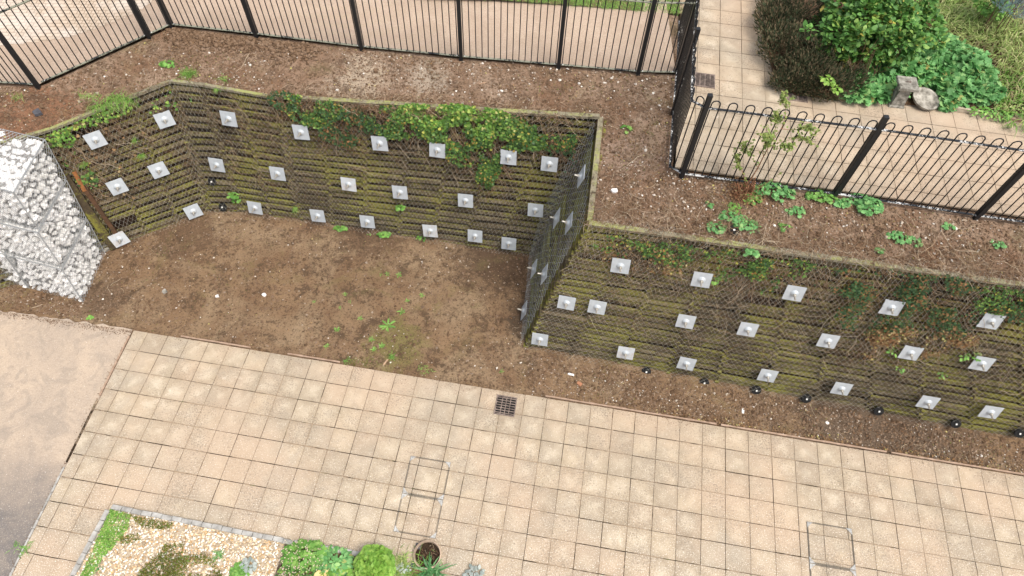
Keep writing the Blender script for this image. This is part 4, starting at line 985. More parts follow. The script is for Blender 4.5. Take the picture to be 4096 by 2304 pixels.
# mallow clumps on the right hand bank and others
BK_ = [(1945, 487, .36, .16, .16, 150, 'leafy clump at the railing foot right of the dead bush'), (1890, 500, .16, .12, .08, 60, 'small leafy clump between dead bush and large clump'), (2062, 497, .26, .10, .10, 90, 'long leafy clump at the railing foot left of the middle post'), (2130, 512, .1, .06, .05, 22, 'small sprig under the middle post'), (2185, 524, .22, .17, .16, 150, 'rounded bright clump at the railing foot right of the middle post'), (2160, 500, .12, .07, .08, 40, 'sprig touching the rail above the rounded clump'), (2110, 513, .1, .06, .04, 20, 'low sprig left of the rounded clump'),
       (1845, 548, .22, .12, .08, 60, 'leafy sprigs just above the round black cap on the bank'), (1880, 570, .2, .14, .07, 60, 'leafy sprigs right of the round black cap on the bank'), (1802, 572, .14, .12, .06, 40, 'leafy clump left of the round black cap on the bank'), (1848, 525, .08, .1, .05, 18, 'single upright sprig above the black cap'), (1785, 510 + 5, .05, .05, .05, 9, 'tiny sprig by the dead bush'), (2000, 535, .16, .1, .06, 30, 'pale sprig in the middle of the bank'), (2260, 600, .16, .1, .06, 50, 'leafy sprig on the bank at right'), (2300, 610, .1, .08, .05, 24, 'smaller sprig right of the leafy sprig on the bank'), (1970, 573, .12, .06, .04, 16, 'tiny sprigs near the net edge'), (2385, 563 + 8, .08, .05, .04, 12, 'tiny bright sprig near the right post'), (425, 163, .16, .08, .05, 40, 'pale green leafy weed on the bank above the bend'), (1575, 327, .08, .07, .05, 16, 'sprig by the side railing foot'), (1590, 222, .0, .0, .0, 0, ''), (1210, 268 - 14, .06, .04, .04, 0, ''), (105, 290 + 170, 0, 0, 0, 0, ''), (2210, 652 - 18, .08, .05, .05, 14, 'sprig on the right end of the capping'), (1890, 640, .1, .06, .06, 24, 'sprig on the capping at mid wall'), (2510, 618, .12, .06, .04, 16, 'sprig on the bank near the right frame edge')]
for a, b, rx, ry, h_, n, lab in BK_:
    if n: clump(lab, on_terr(a, b), rx, ry, h_, n, .065, WEED if R.random() < .4 else MANT, LOBE, ax=-.13)
blackcap(1846, 580, None, 'round black cap lying on the upper bank among leafy sprigs', on_terr(1846, 580).z + .03)
# dead bush with sapling
p = on_terr(1872, 478); th = thing('sapling', 'spindly sapling with small pale green leaves leaning across the railing', 'sapling', p)
st = MB(); lv = MB()
def branch(q, d, L, r, depth):
    pts = []; n = 6; q = q.copy()
    for k in range(n + 1):
        pts.append(q.copy()); q = q + d * (L / n); d = (d + V((R.gauss(0, .10), R.gauss(0, .10), R.gauss(.02, .06)))).normalized()
    st.tube(pts, [r * (1 - .7 * k / n) for k in range(n + 1)], 5, False)
    if depth < 2:
        for k in range(2 + 2 * depth, n + 1):
            for _ in range(1 + (k > 3)):
                branch(pts[k], (d + V((R.gauss(0, .7), R.gauss(0, .5), R.gauss(.1, .4)))).normalized(), L * R.uniform(.22, .4), r * .4, depth + 1)
    if depth >= 1:
        for k in range(1, n + 1):
            for _ in range(3):
                lv.leaf(pts[k] + V((R.gauss(0, .02), R.gauss(0, .02), R.gauss(0, .02))), V((R.gauss(0, 1), R.gauss(0, 1), R.gauss(0, .5))), V((R.gauss(0, .5), R.gauss(0, .5), 1)), R.uniform(.022, .045), LOBE, .2)
tipd = (at(1968, 320, 4.9) - p).normalized()
branch(p, tipd, 1.55, .014, 0); branch(p, (tipd + V((-.35, -.1, -.1))).normalized(), .75, .009, 1); branch(p + V((.1, 0, 0)), (tipd + V((.5, -.2, -.3))).normalized(), .6, .007, 2)
st.build('stems', STEMR, th); lv.build('leaves', leaf_mat('sapling leaf', [(0., (.15, .22, .05)), (.5, (.24, .32, .08)), (1., (.36, .40, .12))], .55), th)
th = thing('dead_bush', 'cut back dead brown bush at the foot of the railing', 'bush', on_terr(1868, 492)); st = MB(); p0 = on_terr(1868, 490)
for _ in range(230):
    q = p0 + V((R.gauss(0, .13), R.gauss(0, .07), 0)); d = V((R.gauss(0, .8), R.gauss(0, .7), R.uniform(.1, 1.1))).normalized(); pts = []
    L = R.uniform(.12, .42)
    for k in range(5): pts.append(q.copy()); q = q + d * L / 5; d = (d + V((R.gauss(0, .2), R.gauss(0, .2), R.gauss(-.1, .15)))).normalized()
    st.tube(pts, R.uniform(.002, .006), 3, False)
for _ in range(12):
    q = p0 + V((R.gauss(0, .08), R.gauss(0, .05), 0)); st.tube([q, q + V((R.gauss(0, .04), R.gauss(0, .04), R.uniform(.2, .4)))], .011, 6)
st.build('cut_stems', STEMR, th); mb = MB()
for _ in range(260): mb.leaf(p0 + V((R.gauss(0, .2), R.gauss(0, .12), abs(R.gauss(.03, .06)))), (R.gauss(0, 1), R.gauss(0, 1), 0), (R.gauss(0, .5), R.gauss(0, .5), 1), .04, OVAL)
mb.build('dead_leaves', DRY, th)

# ------------------------------------------------------------------ drains, covers
def gully(label, c, rot, S, z, bars=8, wavy=False):
    th = thing('drain_grate', label, 'drain grate', (c.x, c.y, z), 'iron drain grates'); a = V((math.cos(rot), math.sin(rot), 0)); b = V((-math.sin(rot), math.cos(rot), 0)); h = S / 2
    C0 = V((c.x, c.y, z)); mb = MB(); mb.box(C0 + V((0, 0, .004)), a * h * .97, b * h * .97, V((0, 0, .002))); mb.build('pit_shade', HOLE_SHADE, th)  # flat black sheet under the bars stands for the unlit depth
    mb = MB(); w = .022
    for s in (-1, 1): mb.box(C0 + a * s * (h - w / 2) + V((0, 0, .010)), a * w / 2, b * h, V((0, 0, .008))); mb.box(C0 + b * s * (h - w / 2) + V((0, 0, .010)), a * (h - w), b * w / 2, V((0, 0, .0078)))
    mb.build('frame', IRON, th); mb = MB()
    for k in range(bars):
        t = -1 + 2 * (k + .5) / bars
        mb.box(C0 + b * t * (h - w) + V((0, 0, .012)), a * (h - w * 1.1), b * (h - w) / bars * .30, V((0, 0, .005)))
    for t in (-.4, .0, .4) if not wavy else (-.5, .5, 0): mb.box(C0 + a * t * h + V((0, 0, .0145)), a * .008, b * (h - w * 1.1), V((0, 0, .0055)))
    mb.build('grate_bars', IRON, th)
gully('square iron drain grate at the paving edge below the wall corner', at(1272, 1021, 0), LTH, .42, 0, 7)
gully('square iron drain grate on the slab path beside the side railing', at(1773, 203, 3.7), UTH, .40, 3.7, 10, True)
gully('drain grate half hidden under the dark heather', at(2006, 239, 3.7), UTH, .38, 3.7, 9, True)
def tray(label, cs, two):
    th = thing('recessed_cover', label, 'manhole cover', cs[0], 'slab filled recessed manhole covers')
    A, Bq, Cq, D = [V((p.x, p.y, .004)) for p in cs]     # TL TR BR BL
    mA, mB = A.lerp(D, two), Bq.lerp(Cq, two)
    def ln(mb, p, q, w=.012, off=0): mb.beam(V((p.x, p.y, .006)), V((q.x, q.y, .006)), w, .006)
    cells = ((A, Bq, mB, mA), (mA, mB, Cq, D))
    for c4 in cells:
        cc = sum(c4, V()) / 4; mb = MB(); tri = MB(); hole = MB()
        inn = [p + (cc - p).normalized() * .012 for p in c4]; in2 = [p + (cc - p).normalized() * .035 for p in c4]
        for k in range(4): ln(mb, inn[k], inn[(k + 1) % 4], .008); ln(mb, in2[k], in2[(k + 1) % 4], .004)
        mb.build('tray_frame', STEEL, th)
        for k in range(4):
            p = inn[k]; e1 = (inn[(k + 1) % 4] - p).normalized(); e2 = (inn[(k - 1) % 4] - p).normalized(); s = .105
            t = MB(); t.v = [tuple(q + V((0, 0, z))) for z in (.004, .008) for q in (p, p + e1 * s, p + e2 * s)]; t.f = [(3, 4, 5), (2, 1, 0), (0, 1, 4, 3), (1, 2, 5, 4), (2, 0, 3, 5)]
            po = t.build('corner_plate', ALU, th); q = p + (e1 + e2) * s * .3; t = MB(); t.lathe(V((q.x, q.y, .0125)), (0, 0, 1), [(.014, -.001), (.014, .002)], 8); t.build('key_hole_shade', HOLE_SHADE, po)  # black disc on each plate paints the dark of a key hole
tray('long double recessed cover with bright corner plates left of centre', [at(1033, 1146, 0), at(1135, 1163, 0), at(1096, 1356, 0), at(989, 1337, 0)], .51)
a, b_, c_ = at(2028, 1311, 0), at(2143, 1330, 0), at(2037, 1403, 0); e = (c_ - a)
e = V((math.sin(LTH), -math.cos(LTH), 0)) * .74
tray('recessed cover with bright corner plates at the lower right', [a, b_, b_ + e * 2, a + e * 2], .5)

# ------------------------------------------------------------------ lower left bed
bc, br_, bb = at(278, 1276, 0), at(740, 1366, 0), at(185, 1449, 0)
bend = at(945, 1401, 0); bb2 = bb + (bb - bc) * 3.2
def setts(label, pts, w=.085, L=.19):
    th = thing('sett_edging', label, 'edging', pts[0], 'grey stone sett edging round the gravel bed')
    for a, b in zip(pts, pts[1:]):
        n = int((b - a).length / L); d = (b - a).normalized(); s = d.cross(V((0, 0, 1)))
        for i in range(n):
            c = a.lerp(b, (i + .5) / n) + V((0, 0, .02 + R.gauss(0, .003))) + s * R.gauss(0, .004); mb = MB()
            hx, hy, hz = (b - a).length / n / 2 - .004, w / 2, .05
            lo = [c + d * x * hx + s * y * hy - V((0, 0, hz)) for x, y in ((-1, -1), (1, -1), (1, 1), (-1, 1))]
            md = [q + V((0, 0, 2 * hz - .008)) for q in lo]; tp = [c + (q - c) * .9 + V((0, 0, .0)) for q in md]
            for q, r_ in zip(tp, md): q.z = r_.z + .008
            mb.v = [tuple(q) for q in lo + md + tp]; mb.f = [(3, 2, 1, 0), (8, 9, 10, 11)] + [(k, (k + 1) % 4, (k + 1) % 4 + 4, k + 4) for k in range(4)] + [(k + 4, (k + 1) % 4 + 4, (k + 1) % 4 + 8, k + 8) for k in range(4)]
            mb.build('sett', SETT, th)
setts('sloping row of grey setts along the top of the gravel bed', [bc + V((.05, 0, 0)), br_, bend])
setts('row of grey setts down the left side of the gravel bed', [bc + V((0, -.06, 0)), bb, bb2])
mb = MB(); bed = [bc, br_, bend, V((-1.9, 1.9, 0)), V((.3, 1.62, 0)), V((.3, -4, 0)), V((bb2.x, -4, 0)), bb2, bb]
mb.poly([(p.x, p.y, .012) for p in bed]); tag(mb.build('gravel_bed', GRAVB), kind='structure', label='pale gravel planting bed')
def inbed():
    while 1:
        x = R.uniform(-7.7, -1.4); y = R.uniform(.2, 2.85)
        if (x - bc.x) * (br_.y - bc.y) - (y - bc.y) * (br_.x - bc.x) > .06 and x > bc.x + (y - bc.y) * (bb.x - bc.x) / (bb.y - bc.y) + .05: return x, y
mb = MB()
for _ in range(16000):
    x, y = inbed(); 
    if x > -3.7: continue
    mb.rock((x, y, .02 + R.uniform(0, .016)), R.uniform(.013, .027), R, .7, 0)
tag(mb.build('gravel', GRAV), 'white and amber gravel covering the planting bed', 'gravel', kind='stuff')
mb = MB(); mb.poly([(x, y, .018) for x, y in ((-3.85, 2.33), (-1.95, 2.1), (-1.0, 1.9), (-1.0, -3), (-3.95, -3))]); tag(mb.build('bed_soil', SOIL), kind='structure')
mb = MB(); mb.beam(V((-3.82, 2.33, .035)), V((-3.95, 1.2, .035)), .05, .06); tag(mb.build('divider_board', timber('grey board', (.25, .2, .15), (.3, .25, .2), (.2, .2, .1), .8)), 'weathered board dividing gravel from the leafy bed', 'board')
def bedp(px, py, z=.02): return at(px, py, z)
def matpatch(label, poly_px, n, size, mat, shape=OVAL, h=.04, name='ground_cover', cat='plant', kind=None, spike=0):
    pts = [bedp(*q) for q in poly_px]; mb = MB(); xs = [p.x for p in pts]; ys = [p.y for p in pts]
    def inside(x, y):
        c = False
        for i in range(len(pts)):
            a, b = pts[i], pts[i - 1]
            if (a.y > y) != (b.y > y) and x < (b.x - a.x) * (y - a.y) / (b.y - a.y) + a.x: c = not c
        return c
    k = 0
    while k < n:
        x, y = R.uniform(min(xs), max(xs)), R.uniform(min(ys), max(ys)); k += 1
        if not inside(x, y): continue
        if noise.noise(V((x * 3, y * 3, 8))) < R.uniform(-.7, .1): continue
        z = .03 + h * R.random() * (1 + noise.noise(V((x * 4, y * 4, 1))))
        mb.leaf((x, y, z), (R.gauss(0, 1), R.gauss(0, 1), .3 + spike), (R.gauss(0, .5), R.gauss(0, .5), 1), size * R.uniform(.6, 1.3), shape, .2)
    return tag(mb.build(name, mat), label, cat, kind=kind)
matpatch('bright green creeping mat in the top left corner of the gravel bed', [(280, 1283), (330, 1296), (322, 1330), (290, 1375), (262, 1400), (230, 1449), (205, 1449)], 6500, .026, GRASS, h=.03)
matpatch('green fringe behind the top setts of the gravel bed', [(330, 1298), (440, 1318), (435, 1335), (350, 1325)], 1100, .026, BRONZE, h=.04)
matpatch('bronze green sedum sprawling over the gravel at the frame bottom', [(400, 1400), (420, 1370), (465, 1368), (470, 1400), (520, 1395), (545, 1420), (560, 1449), (580, 1500), (330, 1500), (360, 1430)], 6500, .032, BRONZE, h=.10, spike=.6)
matpatch('thin sedum tendrils in the middle of the gravel', [(300, 1350), (350, 1345), (355, 1360), (310, 1372)], 300, .03, BRONZE, h=.04)
tuft('feathery blue green sprig on the gravel', bedp(550, 1400), 60, .16, MANT, .012, .9, .3, name='feathery_sprig', cat='plant')
tuft('small feathery sprig by the left setts', bedp(245, 1430), 40, .12, MANT, .012, .9, .3, name='feathery_sprig', cat='plant')
clump('silvery leaved plant at the right of the gravel', bedp(625, 1425), .13, .1, .1, 60, .08, SILV, OVAL, name='silver_plant', cat='plant')
clump('green leafy plant under the silvery plant', bedp(605, 1438), .15, .12, .08, 90, .06, WEED, LOBE, name='leafy_plant', cat='plant')
clump('dark green leafy plant beside the divider board', bedp(770, 1400), .38, .22, .18, 330, .10, WEED, OVAL, name='leafy_plant', cat='plant')
clump('broad leaved plants along the setts left of the lime shrub', bedp(840, 1415), .32, .22, .14, 260, .09, MANT, OVAL, name='leafy_plant', cat='plant')
clump('low bright leaves round the yellow rock', bedp(845, 1450), .35, .25, .12, 300, .07, GRASS, OVAL, name='leafy_plant', cat='plant')
clump('leafy growth at the frame bottom left of the rock', bedp(745, 1455), .35, .25, .14, 260, .06, ROSE, OVAL, name='leafy_plant', cat='plant')
th = thing('flowering_plant', 'plant with many small white button flower heads at the bed edge', 'flower', bedp(745, 1420)); fl = MB(); st = MB()
for _ in range(150):
    a = R.choice(((745, 1408), (735, 1440), (790, 1430), (755, 1385))); q = bedp(a[0] + R.gauss(0, 22), a[1] + R.gauss(0, 16)); hgt = R.uniform(.15, .32); top = q + V((R.gauss(0, .03), R.gauss(0, .03), hgt)); st.tube([q, top], .0022, 3, False); fl.rock(top, .013, R, .8, 0)
st.build('stalks', WEED, th); tag(fl.build('flower_heads', plain('flower head', (.72, .60, .46), .8, (.55, .42, .3)), th), kind='stuff')
th = thing('lime_shrub', 'rounded lime green leafy shrub at the bottom of the frame', 'shrub', bedp(935, 1432)); mb = MB(); c0 = bedp(942, 1425, .22)
for _ in range(1500):
    v = V((R.gauss(0, 1), R.gauss(0, 1), abs(R.gauss(0, 1)) - .15)).normalized(); rr = .30 * R.uniform(.8, 1.05) * (1 + .18 * noise.noise(v * 3)); q = c0 + V((v.x * rr, v.y * rr, v.z * rr * .85)) - V((0, 0, .02))
    mb.leaf(q, v + V((R.gauss(0, .6), R.gauss(0, .6), -.2)), v + V((0, 0, .6)) + V((R.gauss(0, .3), R.gauss(0, .3), 0)), R.uniform(.045, .08), LOBE, .2)
mb.build('leaves', LIMEL, th); st = MB()
for _ in range(24): v = V((R.gauss(0, .6), R.gauss(0, .6), 1)).normalized(); st.tube([bedp(942, 1432), c0 + v * .2], .006, 5)
st.build('stems', STEM, th)
tuft('fine grassy clump between lime shrub and strap leaved plant', bedp(1000, 1430), 420, .26, GRASSY, .010, .8, .5, name='grass_clump', rad=.10, cat='grass')
tuft('low grassy growth at the frame bottom under the strap leaves', bedp(1030, 1455), 420, .2, GRASS, .012, .9, .5, name='grass_clump', rad=.18, cat='grass')
clump('silvery rosette left of the grassy clump', bedp(975, 1412), .10, .08, .08, 34, .09, SILV, OVAL, name='silver_plant', cat='plant')
clump('silvery patch in the middle of the grassy clump', bedp(1010, 1432), .14, .08, .07, 40, .06, SILV, OVAL, name='silver_plant', cat='plant')
clump('silver white leaved plant on the slabs right of the clay collar', bedp(1190, 1440), .14, .08, .06, 40, .08, SILV, OVAL, name='silver_plant', cat='plant')
tuft('strap leaved green plant in front of the clay collar', bedp(1085, 1440), 46, .50, leaf_mat('strap leaf', [(0., (.06, .2, .06)), (.6, (.12, .3, .11)), (1., (.2, .38, .16))], .45), .036, .65, .55, name='strap_leaf_plant', cat='plant', rad=.05)
p = bedp(812, 1440); mb = MB(); q = [V((-.16, -.16, 0)), V((.17, -.14, 0)), V((.13, .08, 0)), V((.06, .16, 0)), V((-.04, .06, 0)), V((-.13, -.04, 0))]; n = 6
mb.v = [tuple(p + v) for v in q] + [tuple(p + v * .82 + V((0, 0, .10 + .05 * (v.y + .1) + .02 * math.sin(v.x * 30)))) for v in q]; mb.f = [tuple(range(n, 2 * n))] + [(k, (k + 1) % n, (k + 1) % n + n, k + n) for k in range(n)]
tag(mb.build('yellow_rock', YROCK), 'flat pale yellow rock among leaves at the bottom of the bed', 'rock')
# clay collar full of soil
pc = at(1076, 1397, 0); th = thing('clay_collar', 'round open clay pipe collar full of dark soil beside the bed', 'pipe collar', pc)
mb = MB(); N = 26
for r, z in ((.245, .0), (.252, .08), (.228, .095), (.218, .02)):
    for k in range(N):
        t = 6.283 * k / N; rr = r * (1 + .03 * noise.noise(V((math.cos(t) * 2, math.sin(t) * 2, 0)))); mb.v.append((pc.x + rr * math.cos(t), pc.y + rr * math.sin(t), z + (.012 * math.sin(t * 3) if z > .05 else 0)))
for i in range(3):
    for k in range(N): mb.f.append((i * N + k, i * N + (k + 1) % N, (i + 1) * N + (k + 1) % N, (i + 1) * N + k))
mb.build('rim', CLAY, th); mb = MB(); mb.poly([(pc.x + .222 * math.cos(6.283 * k / N), pc.y + .222 * math.sin(6.283 * k / N), .022) for k in range(N)]); mb.build('soil', FILL, th)
mb = MB()
for _ in range(60): a = R.uniform(0, 6.28); r = .17 * math.sqrt(R.random()); twig(mb, pc.x + r * math.cos(a), pc.y + r * math.sin(a), lambda x, y: .03, R.uniform(.04, .12), .003)
mb.build('twigs', TWIG, th); mb = MB(); d1 = V((math.cos(LTH), math.sin(LTH), 0)); d2 = V((-math.sin(LTH), math.cos(LTH), 0))
for s in (-1, 1): mb.box(V((pc.x, pc.y, .012)) + d1 * s * .225 - d2 * .19, d1 * .045, d2 * .05, V((0, 0, .012))); 
mb.box(V((pc.x, pc.y, .012)) - d1 * .2 + d2 * .12, d1 * .05, d2 * .05, V((0, 0, .012))); mb.build('slate_packing', SLATE, th)

# ------------------------------------------------------------------ upper right planting bed
UP_ = lambda px, py, z=3.72: at(px, py, z)
edge = [V((5.55, 24, 0)), V((5.30, 13.43, 0)), V((5.04, 12.07, 0)), V((5.04, 10.73, 0)), V((5.4, 10.38, 0)), V((7.07, 10.30, 0)), V((9.9, 10.13, 0)), V((20, 9.3, 0)), V((20, 24, 0))]
mb = MB(); mb.poly([(p.x, p.y, 3.725) for p in edge]); tag(mb.build('planting_bed', soil_mat('bed soil', (.13, .085, .05), (.04, .028, .018), (.15, .075, .04), (.2, .14, .09), None)), kind='structure', label='dark planting bed behind the slab path')
PBW = at(2320, 259, 3.70)
def blob_shrub(name, label, blobs, mat, size, shape, cat='shrub', stem=True, base=None, up=.5, needle=False):
    th = thing(name, label, cat, base or V((blobs[0][0].x, blobs[0][0].y, 3.72))); mb = MB(); st = MB()
    for c, rx, ry, rz, n in blobs:
        for _ in range(n):
            v = V((R.gauss(0, 1), R.gauss(0, 1), R.gauss(.35, 1))).normalized(); rr = R.uniform(.62, 1.06) ** .7 * (1 + .28 * noise.noise((c + v) * 2.7) + .15 * noise.noise((c + v) * 7))
            q = c + V((v.x * rx * rr, v.y * ry * rr, v.z * rz * rr))
            if abs(q.x - PBW.x) < .30 and q.y < PBW.y + .30 and mat is MANT: continue
            if mat is ROSE and q.y < 10.85: continue
            if q.z < 3.73: q.z = 3.73 + R.random() * .08
            if needle:
                mb.leaf(q, v * .8 + V((R.gauss(0, .35), R.gauss(0, .35), .9)), V((R.gauss(0, 1), R.gauss(0, 1), .3)), size * R.uniform(.6, 1.3), shape)
            else:
                mb.leaf(q, v + V((R.gauss(0, .7), R.gauss(0, .7), -.15)), v * .6 + V((0, 0, up)) + V((R.gauss(0, .4), R.gauss(0, .4), R.gauss(0, .2))), size * R.uniform(.55, 1.25), shape, .2)
        if stem and n > 300:
            for _ in range(4):
                v = V((R.gauss(0, .8), R.gauss(0, .8), 1)).normalized(); st.tube([V((c.x + R.gauss(0, .1), c.y + R.gauss(0, .1), 3.7)), c + V((v.x * rx * .4, v.y * ry * .4, 0)), c + V((v.x * rx, v.y * ry, v.z * rz)) * 1.0], [.012, .008, .003], 4)
    mb.build('foliage', mat, th)
    if stem: st.build('stems', STEM, th)
    return th
P3 = lambda px, py, z: at(px, py, z)
HB = []
for a, b, z, rx, ry, rz, n in ((1965, 60, 3.95, .55, .7, .35, 3000), (1985, 120, 3.95, .6, .6, .4, 3200), (2020, 30, 4.1, .5, .6, .4, 2400), (2030, 180, 3.95, .55, .45, .35, 3000), (1990, 205, 3.85, .4, .3, .22, 1700), (2080, 215, 3.9, .5, .35, .3, 2400), (2060, 130, 4.1, .5, .5, .4, 2400), (2130, 200, 3.9, .4, .35, .3, 1500), (1945, 20, 3.9, .3, .7, .2, 1200)):
    HB.append((P3(a, b, z), rx, ry, rz, n))
blob_shrub('heather_shrub', 'dark spreading heather bush with brownish tips spilling on to the slab path', HB, HEATH, .07, [(-.16, 0), (.16, 0), (.13, .6), (0, 1), (-.13, .6)], needle=True)
RB = []
for a, b, z, rx, ry, rz, n in ((2110, 90, 4.45, .45, .45, .4, 900), (2170, 40, 4.7, .5, .5, .45, 1000), (2190, 120, 4.55, .55, .5, .45, 1200), (2250, 50, 4.75, .5, .5, .45, 1000), (2120, 20, 4.6, .4, .4, .35, 700), (2270, 110, 4.5, .45, .4, .4, 800), (2150, 165, 4.25, .35, .3, .3, 450), (2210, 0, 4.8, .6, .5, .4, 900), (2300, 10, 4.6, .5, .5, .4, 800), (2090, 130, 4.2, .3, .2, .22, 260), (2210, 175, 4.1, .35, .3, .25, 450), (2330, 60, 4.4, .35, .4, .3, 450)):
    RB.append((P3(a, b, z), rx * .8, ry * .8, rz * .8, int(n * .8)))
for _ in range(26):
    b0_ = R.choice(RB)[0]; RB.append((b0_ + V((R.gauss(0, .45), R.gauss(0, .38), R.uniform(-.25, .28))), .2, .18, .14, R.randint(60, 130)))
blob_shrub('leafy_shrub', 'tall bright green leafy shrub rising behind the stone pedestal', RB, ROSE, .11, OVAL, up=.9)
MBk = []
for a, b, z, rx, ry, rz, n in ((2180, 205, 3.95, .35, .3, .25, 480), (2230, 215, 3.9, .35, .25, .2, 420), (2290, 150, 4.0, .4, .35, .25, 600), (2350, 160, 4.0, .45, .4, .3, 800), (2410, 150, 4.0, .45, .4, .3, 800), (2450, 180, 4.0, .4, .4, .35, 900), (2460, 225, 3.92, .4, .3, .3, 800), (2400, 215, 3.95, .4, .35, .28, 800), (2340, 220, 3.9, .4, .3, .24, 700), (2360, 110, 4.0, .3, .3, .2, 350), (2300, 90, 4.0, .35, .3, .2, 400), (2390, 255, 3.85, .35, .18, .18, 400), (2290, 200, 3.9, .35, .25, .2, 450), (2150, 225, 3.9, .3, .2, .2, 350), (2200, 232, 3.9, .3, .2, .2, 380), (2260, 180, 3.95, .4, .3, .25, 500), (2320, 185, 3.95, .4, .3, .25, 550), (2370, 185, 3.95, .4, .3, .25, 550)):
    MBk.append((P3(a, b, z - .08) + V((R.gauss(0, .05), R.gauss(0, .05), 0)), rx * 1.1, ry, rz * .42, int(n * .62)))
blob_shrub('mounding_geranium', 'pale blue green mounding plant with scalloped leaves behind the stone bowl', MBk, MANT, .105, LOBE, cat='plant', stem=False, up=.9)
blob_shrub('yellowing_bush', 'small yellow brown bush between heather and geranium', [(P3(2125, 175, 3.95), .28, .22, .25, 380), (P3(2105, 150, 4.0), .2, .2, .2, 200)], leaf_mat('yellow brown leaf', [(0., (.12, .09, .03)), (.5, (.24, .18, .05)), (1., (.36, .30, .07))]), .05, OVAL)
clump('lime yellow sprig on the heather, upper of two', P3(2078, 205, 4.2), .12, .09, .08, 26, .10, LIMEL, OVAL, name='lime_sprig', cat='plant')
clump('lime yellow sprig at the heather edge, lower of two', P3(2100, 228, 4.05), .08, .09, .08, 16, .09, LIMEL, OVAL, name='lime_sprig', cat='plant')
def grasses(label, pxs, n, L, mat, bias, z=3.75):
    mb = MB()
    for _ in range(n):
        a = R.choice(pxs); c = P3(a[0], a[1], z); q = c + V((R.choice((-.3, 0, .3)) + R.gauss(0, .07), R.choice((-.3, 0, .3)) + R.gauss(0, .07), R.uniform(-.03, .05))); mb.blade(q, V((R.gauss(0, .45), R.gauss(0, .45), 1)) + bias, L * R.uniform(.5, 1.15), .02, R.uniform(.5, 1.0))
    return tag(mb.build('grass_clump', mat), label, 'grass', 'long grasses in the upper bed')
grasses('tall arching green grass clump at the top right', [(2390, 50), (2420, 30), (2400, 90), (2450, 70)], 560, .85, GRASSY, V((.4, -.2, 0)))
grasses('long yellow green grass clump along the right frame edge', [(2500, 90), (2540, 130), (2560, 80), (2560, 180), (2530, 60)], 640, .85, GRASSY, V((-.3, -.2, 0)))
grasses('low pale dry grass between geranium and right edge', [(2500, 200), (2530, 250), (2570, 260), (2460, 130), (2480, 100)], 420, .55, leaf_mat('dry grass', [(0., (.28, .22, .11)), (.5, (.4, .34, .18)), (1., (.24, .3, .1))]), V((0, -.3, 0)))
grasses('green grass growing at the top edge behind the leafy shrub', [(2350, 20), (2330, 0), (2470, 0), (2440, -10)], 600, .6, GRASSY, V((.2, 0, 0)))
grasses('fresh green grass tufts low by the timber edge', [(2560, 235), (2540, 215), (2570, 290)], 600, .4, GRASS, V((-.2, -.2, 0)))
clump('leafy green weeds at the right end of the timber edge', P3(2500, 290, 3.73), .5, .14, .1, 160, .07, WEED, OVAL, name='leafy_weed', cat='weed', ax=-.1)
clump('yellowish weeds spilling on the slabs at the right frame edge', P3(2550, 275, 3.73), .35, .14, .1, 120, .06, GRASSY, OVAL, name='leafy_weed', cat='weed')
blob_shrub('blue_conifer', 'blue grey conifer tips in the top right corner', [(P3(2560, 10, 4.6), .35, .3, .25, 1100), (P3(2530, -5, 4.6), .25, .25, .2, 500)], BLUEF, .07, NEED, needle=True)
blob_shrub('leafy_shrub', 'small light green leaves left of the blue conifer', [(P3(2490, 5, 4.3), .3, .25, .2, 350), (P3(2510, 25, 4.1), .25, .2, .2, 200)], WEED, .08, OVAL)
mb = MB()
for _ in range(900):
    x, y = R.uniform(5.2, 13), R.uniform(10.4, 15); twig(mb, x, y, lambda a, b: 3.735, R.uniform(.1, .5), R.uniform(.002, .005), .03)
tag(mb.build('bed_litter', TWIG), 'dry stems littering the upper planting bed', 'twigs', kind='stuff')
# timber edge of the bed
p, q = P3(2392, 271, 3.74), P3(2492, 287, 3.74); mb = MB(); mb.beam(p, q, .05, .07); tag(mb.build('bed_edging', plain('bleached timber', (.55, .48, .36), .9, (.36, .3, .22), 12)), 'bleached timber edging the geranium bed', 'edging')
p, q = P3(2492, 288, 3.73), P3(2640, 318, 3.73); mb = MB(); mb.beam(p, q, .06, .06); tag(mb.build('bed_edging', EDGE), 'brown timber edging continuing to the right frame edge', 'edging')
# pedestal
pb = P3(2252, 268, 3.7) + V((.02, .10, 0)); th = thing('stone_pedestal', 'weathered square stone pedestal with slab top standing on the path', 'pedestal', pb)
ra = .55
def sq(c, hw, z, rot=ra): return [V((c.x + hw * (math.cos(rot) * i - math.sin(rot) * j), c.y + hw * (math.sin(rot) * i + math.cos(rot) * j), z)) for i, j in ((-1, -1), (1, -1), (1, 1), (-1, 1))]
def stack(name, rings, mat, parent, rot=ra):
    mb = MB(); 
    for hw, z in rings: mb.v += [tuple(v) for v in sq(pb, hw, z, rot)]
    for i in range(len(rings) - 1):
        for k in range(4): mb.f.append((i * 4 + k, i * 4 + (k + 1) % 4, (i + 1) * 4 + (k + 1) % 4, (i + 1) * 4 + k))
    mb.f.append((3, 2, 1, 0)); e = (len(rings) - 1) * 4; mb.f.append((e, e + 1, e + 2, e + 3)); return mb.build(name, mat, parent)
ra = -.10
stack('plinth', [(.145, 3.70), (.145, 3.73), (.13, 3.745)], STONE, th, ra); sh_ = stack('shaft', [(.125, 3.745), (.10, 4.08), (.09, 4.11)], STONE, th, ra); stack('top_slab', [(.11, 4.11), (.175, 4.14), (.182, 4.15), (.182, 4.20), (.172, 4.21)], STONE, th, ra)
mb = MB()
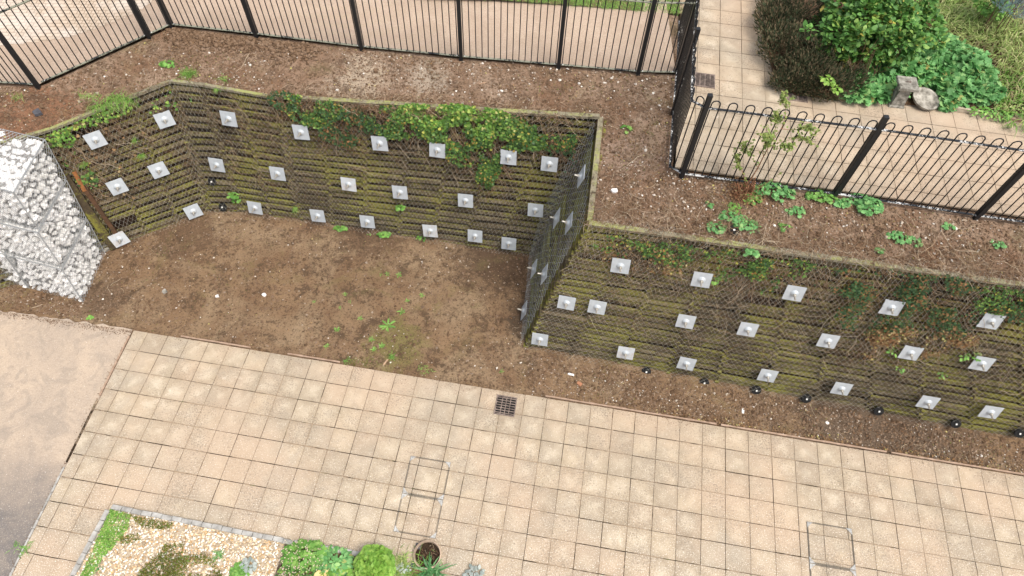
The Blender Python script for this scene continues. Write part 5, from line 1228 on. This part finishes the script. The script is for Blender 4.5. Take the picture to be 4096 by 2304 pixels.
for k in range(4):
    a = ra + k * math.pi / 2 - math.pi / 2; n = V((math.cos(a), math.sin(a), 0)); s = V((-n.y, n.x, 0))
    for sgn in (-1, 1): mb.beam(V((pb.x, pb.y, 3.77)) + n * .124 + s * sgn * .085, V((pb.x, pb.y, 4.06)) + n * .103 + s * sgn * .066, .012, .012, n)
    mb.tube([V((pb.x, pb.y, 3.79 + .031 * j)) + n * (.124 - .0024 * j) + s * .05 * math.sin(j * 1.3) for j in range(9)], .008, 4)
mb.build('carved_panel', STONE, sh_)
mb = MB(); gn = V((pb.x, pb.y, 4.213)); mb.v = [tuple(gn + V((-.06, .02, 0))), tuple(gn + V((.05, -.02, 0))), tuple(gn + V((.03, .0, .04))), tuple(gn + V((-.06, .028, 0))), tuple(gn + V((.05, -.012, 0)))]; mb.f = [(0, 1, 2), (4, 3, 2), (0, 2, 3), (1, 4, 2)]; mb.build('gnomon', IRON, th)
pbw = PBW; tn = V((.10, -.16, 1)).normalized()
th = thing('stone_bowl', 'round mossy stone bowl leaning beside the pedestal', 'bird bath', pbw)
mb = MB(); mb.lathe(pbw + V((0, 0, .05)), tn, [(.10, -.03), (.22, .0), (.265, .05), (.27, .085), (.225, .085), (.19, .05), (.05, .03)], 28); mb.build('basin', plain('pale lichened stone', (.46, .43, .37), .95, (.16, .145, .12), 9, .1, 0, .4), th, False)
mb = MB(); pk = PBW + V((-.17, .16, .20)); mb.rock(pk, .035, R, 1, 1); mb.rock(pk + V((.0, .0, -.05)), .045, R, 1, 1); tag(mb.build('bird_ornament', plain('pale stone', (.66, .62, .55), .9)), 'small pale stone bird perched on the bowl rim', 'ornament'); 

# ------------------------------------------------------------------ light
w = bpy.data.worlds.new('World'); scene.world = w; w.use_nodes = True; nt = w.node_tree
sky = nt.nodes.new('ShaderNodeTexSky'); sky.sky_type = 'NISHITA'; sky.sun_disc = False
EL, AZ = math.radians(63), math.radians(128)       # azimuth clockwise from +Y
sky.sun_elevation = EL; sky.sun_rotation = AZ; sky.dust_density = 4; sky.ozone_density = .6; sky.air_density = .8
hs = nt.nodes.new('ShaderNodeHueSaturation'); hs.inputs['Saturation'].default_value = .45; nt.links.new(sky.outputs[0], hs.inputs['Color']); nt.links.new(hs.outputs[0], nt.nodes['Background'].inputs[0]); nt.nodes['Background'].inputs[1].default_value = .15
sd = bpy.data.lights.new('sun', 'SUN'); sd.energy = 1.3; sd.angle = math.radians(28); sd.color = (1, .93, .82)
so = bpy.data.objects.new('sun', sd); COL.objects.link(so)
dirv = V((math.sin(AZ) * math.cos(EL), math.cos(AZ) * math.cos(EL), math.sin(EL)))
so.rotation_euler = dirv.to_track_quat('Z', 'Y').to_euler(); so.location = (0, 0, 20)
scene.view_settings.view_transform = 'Standard'; scene.view_settings.look = 'None'; scene.view_settings.exposure = .76; scene.view_settings.gamma = 1
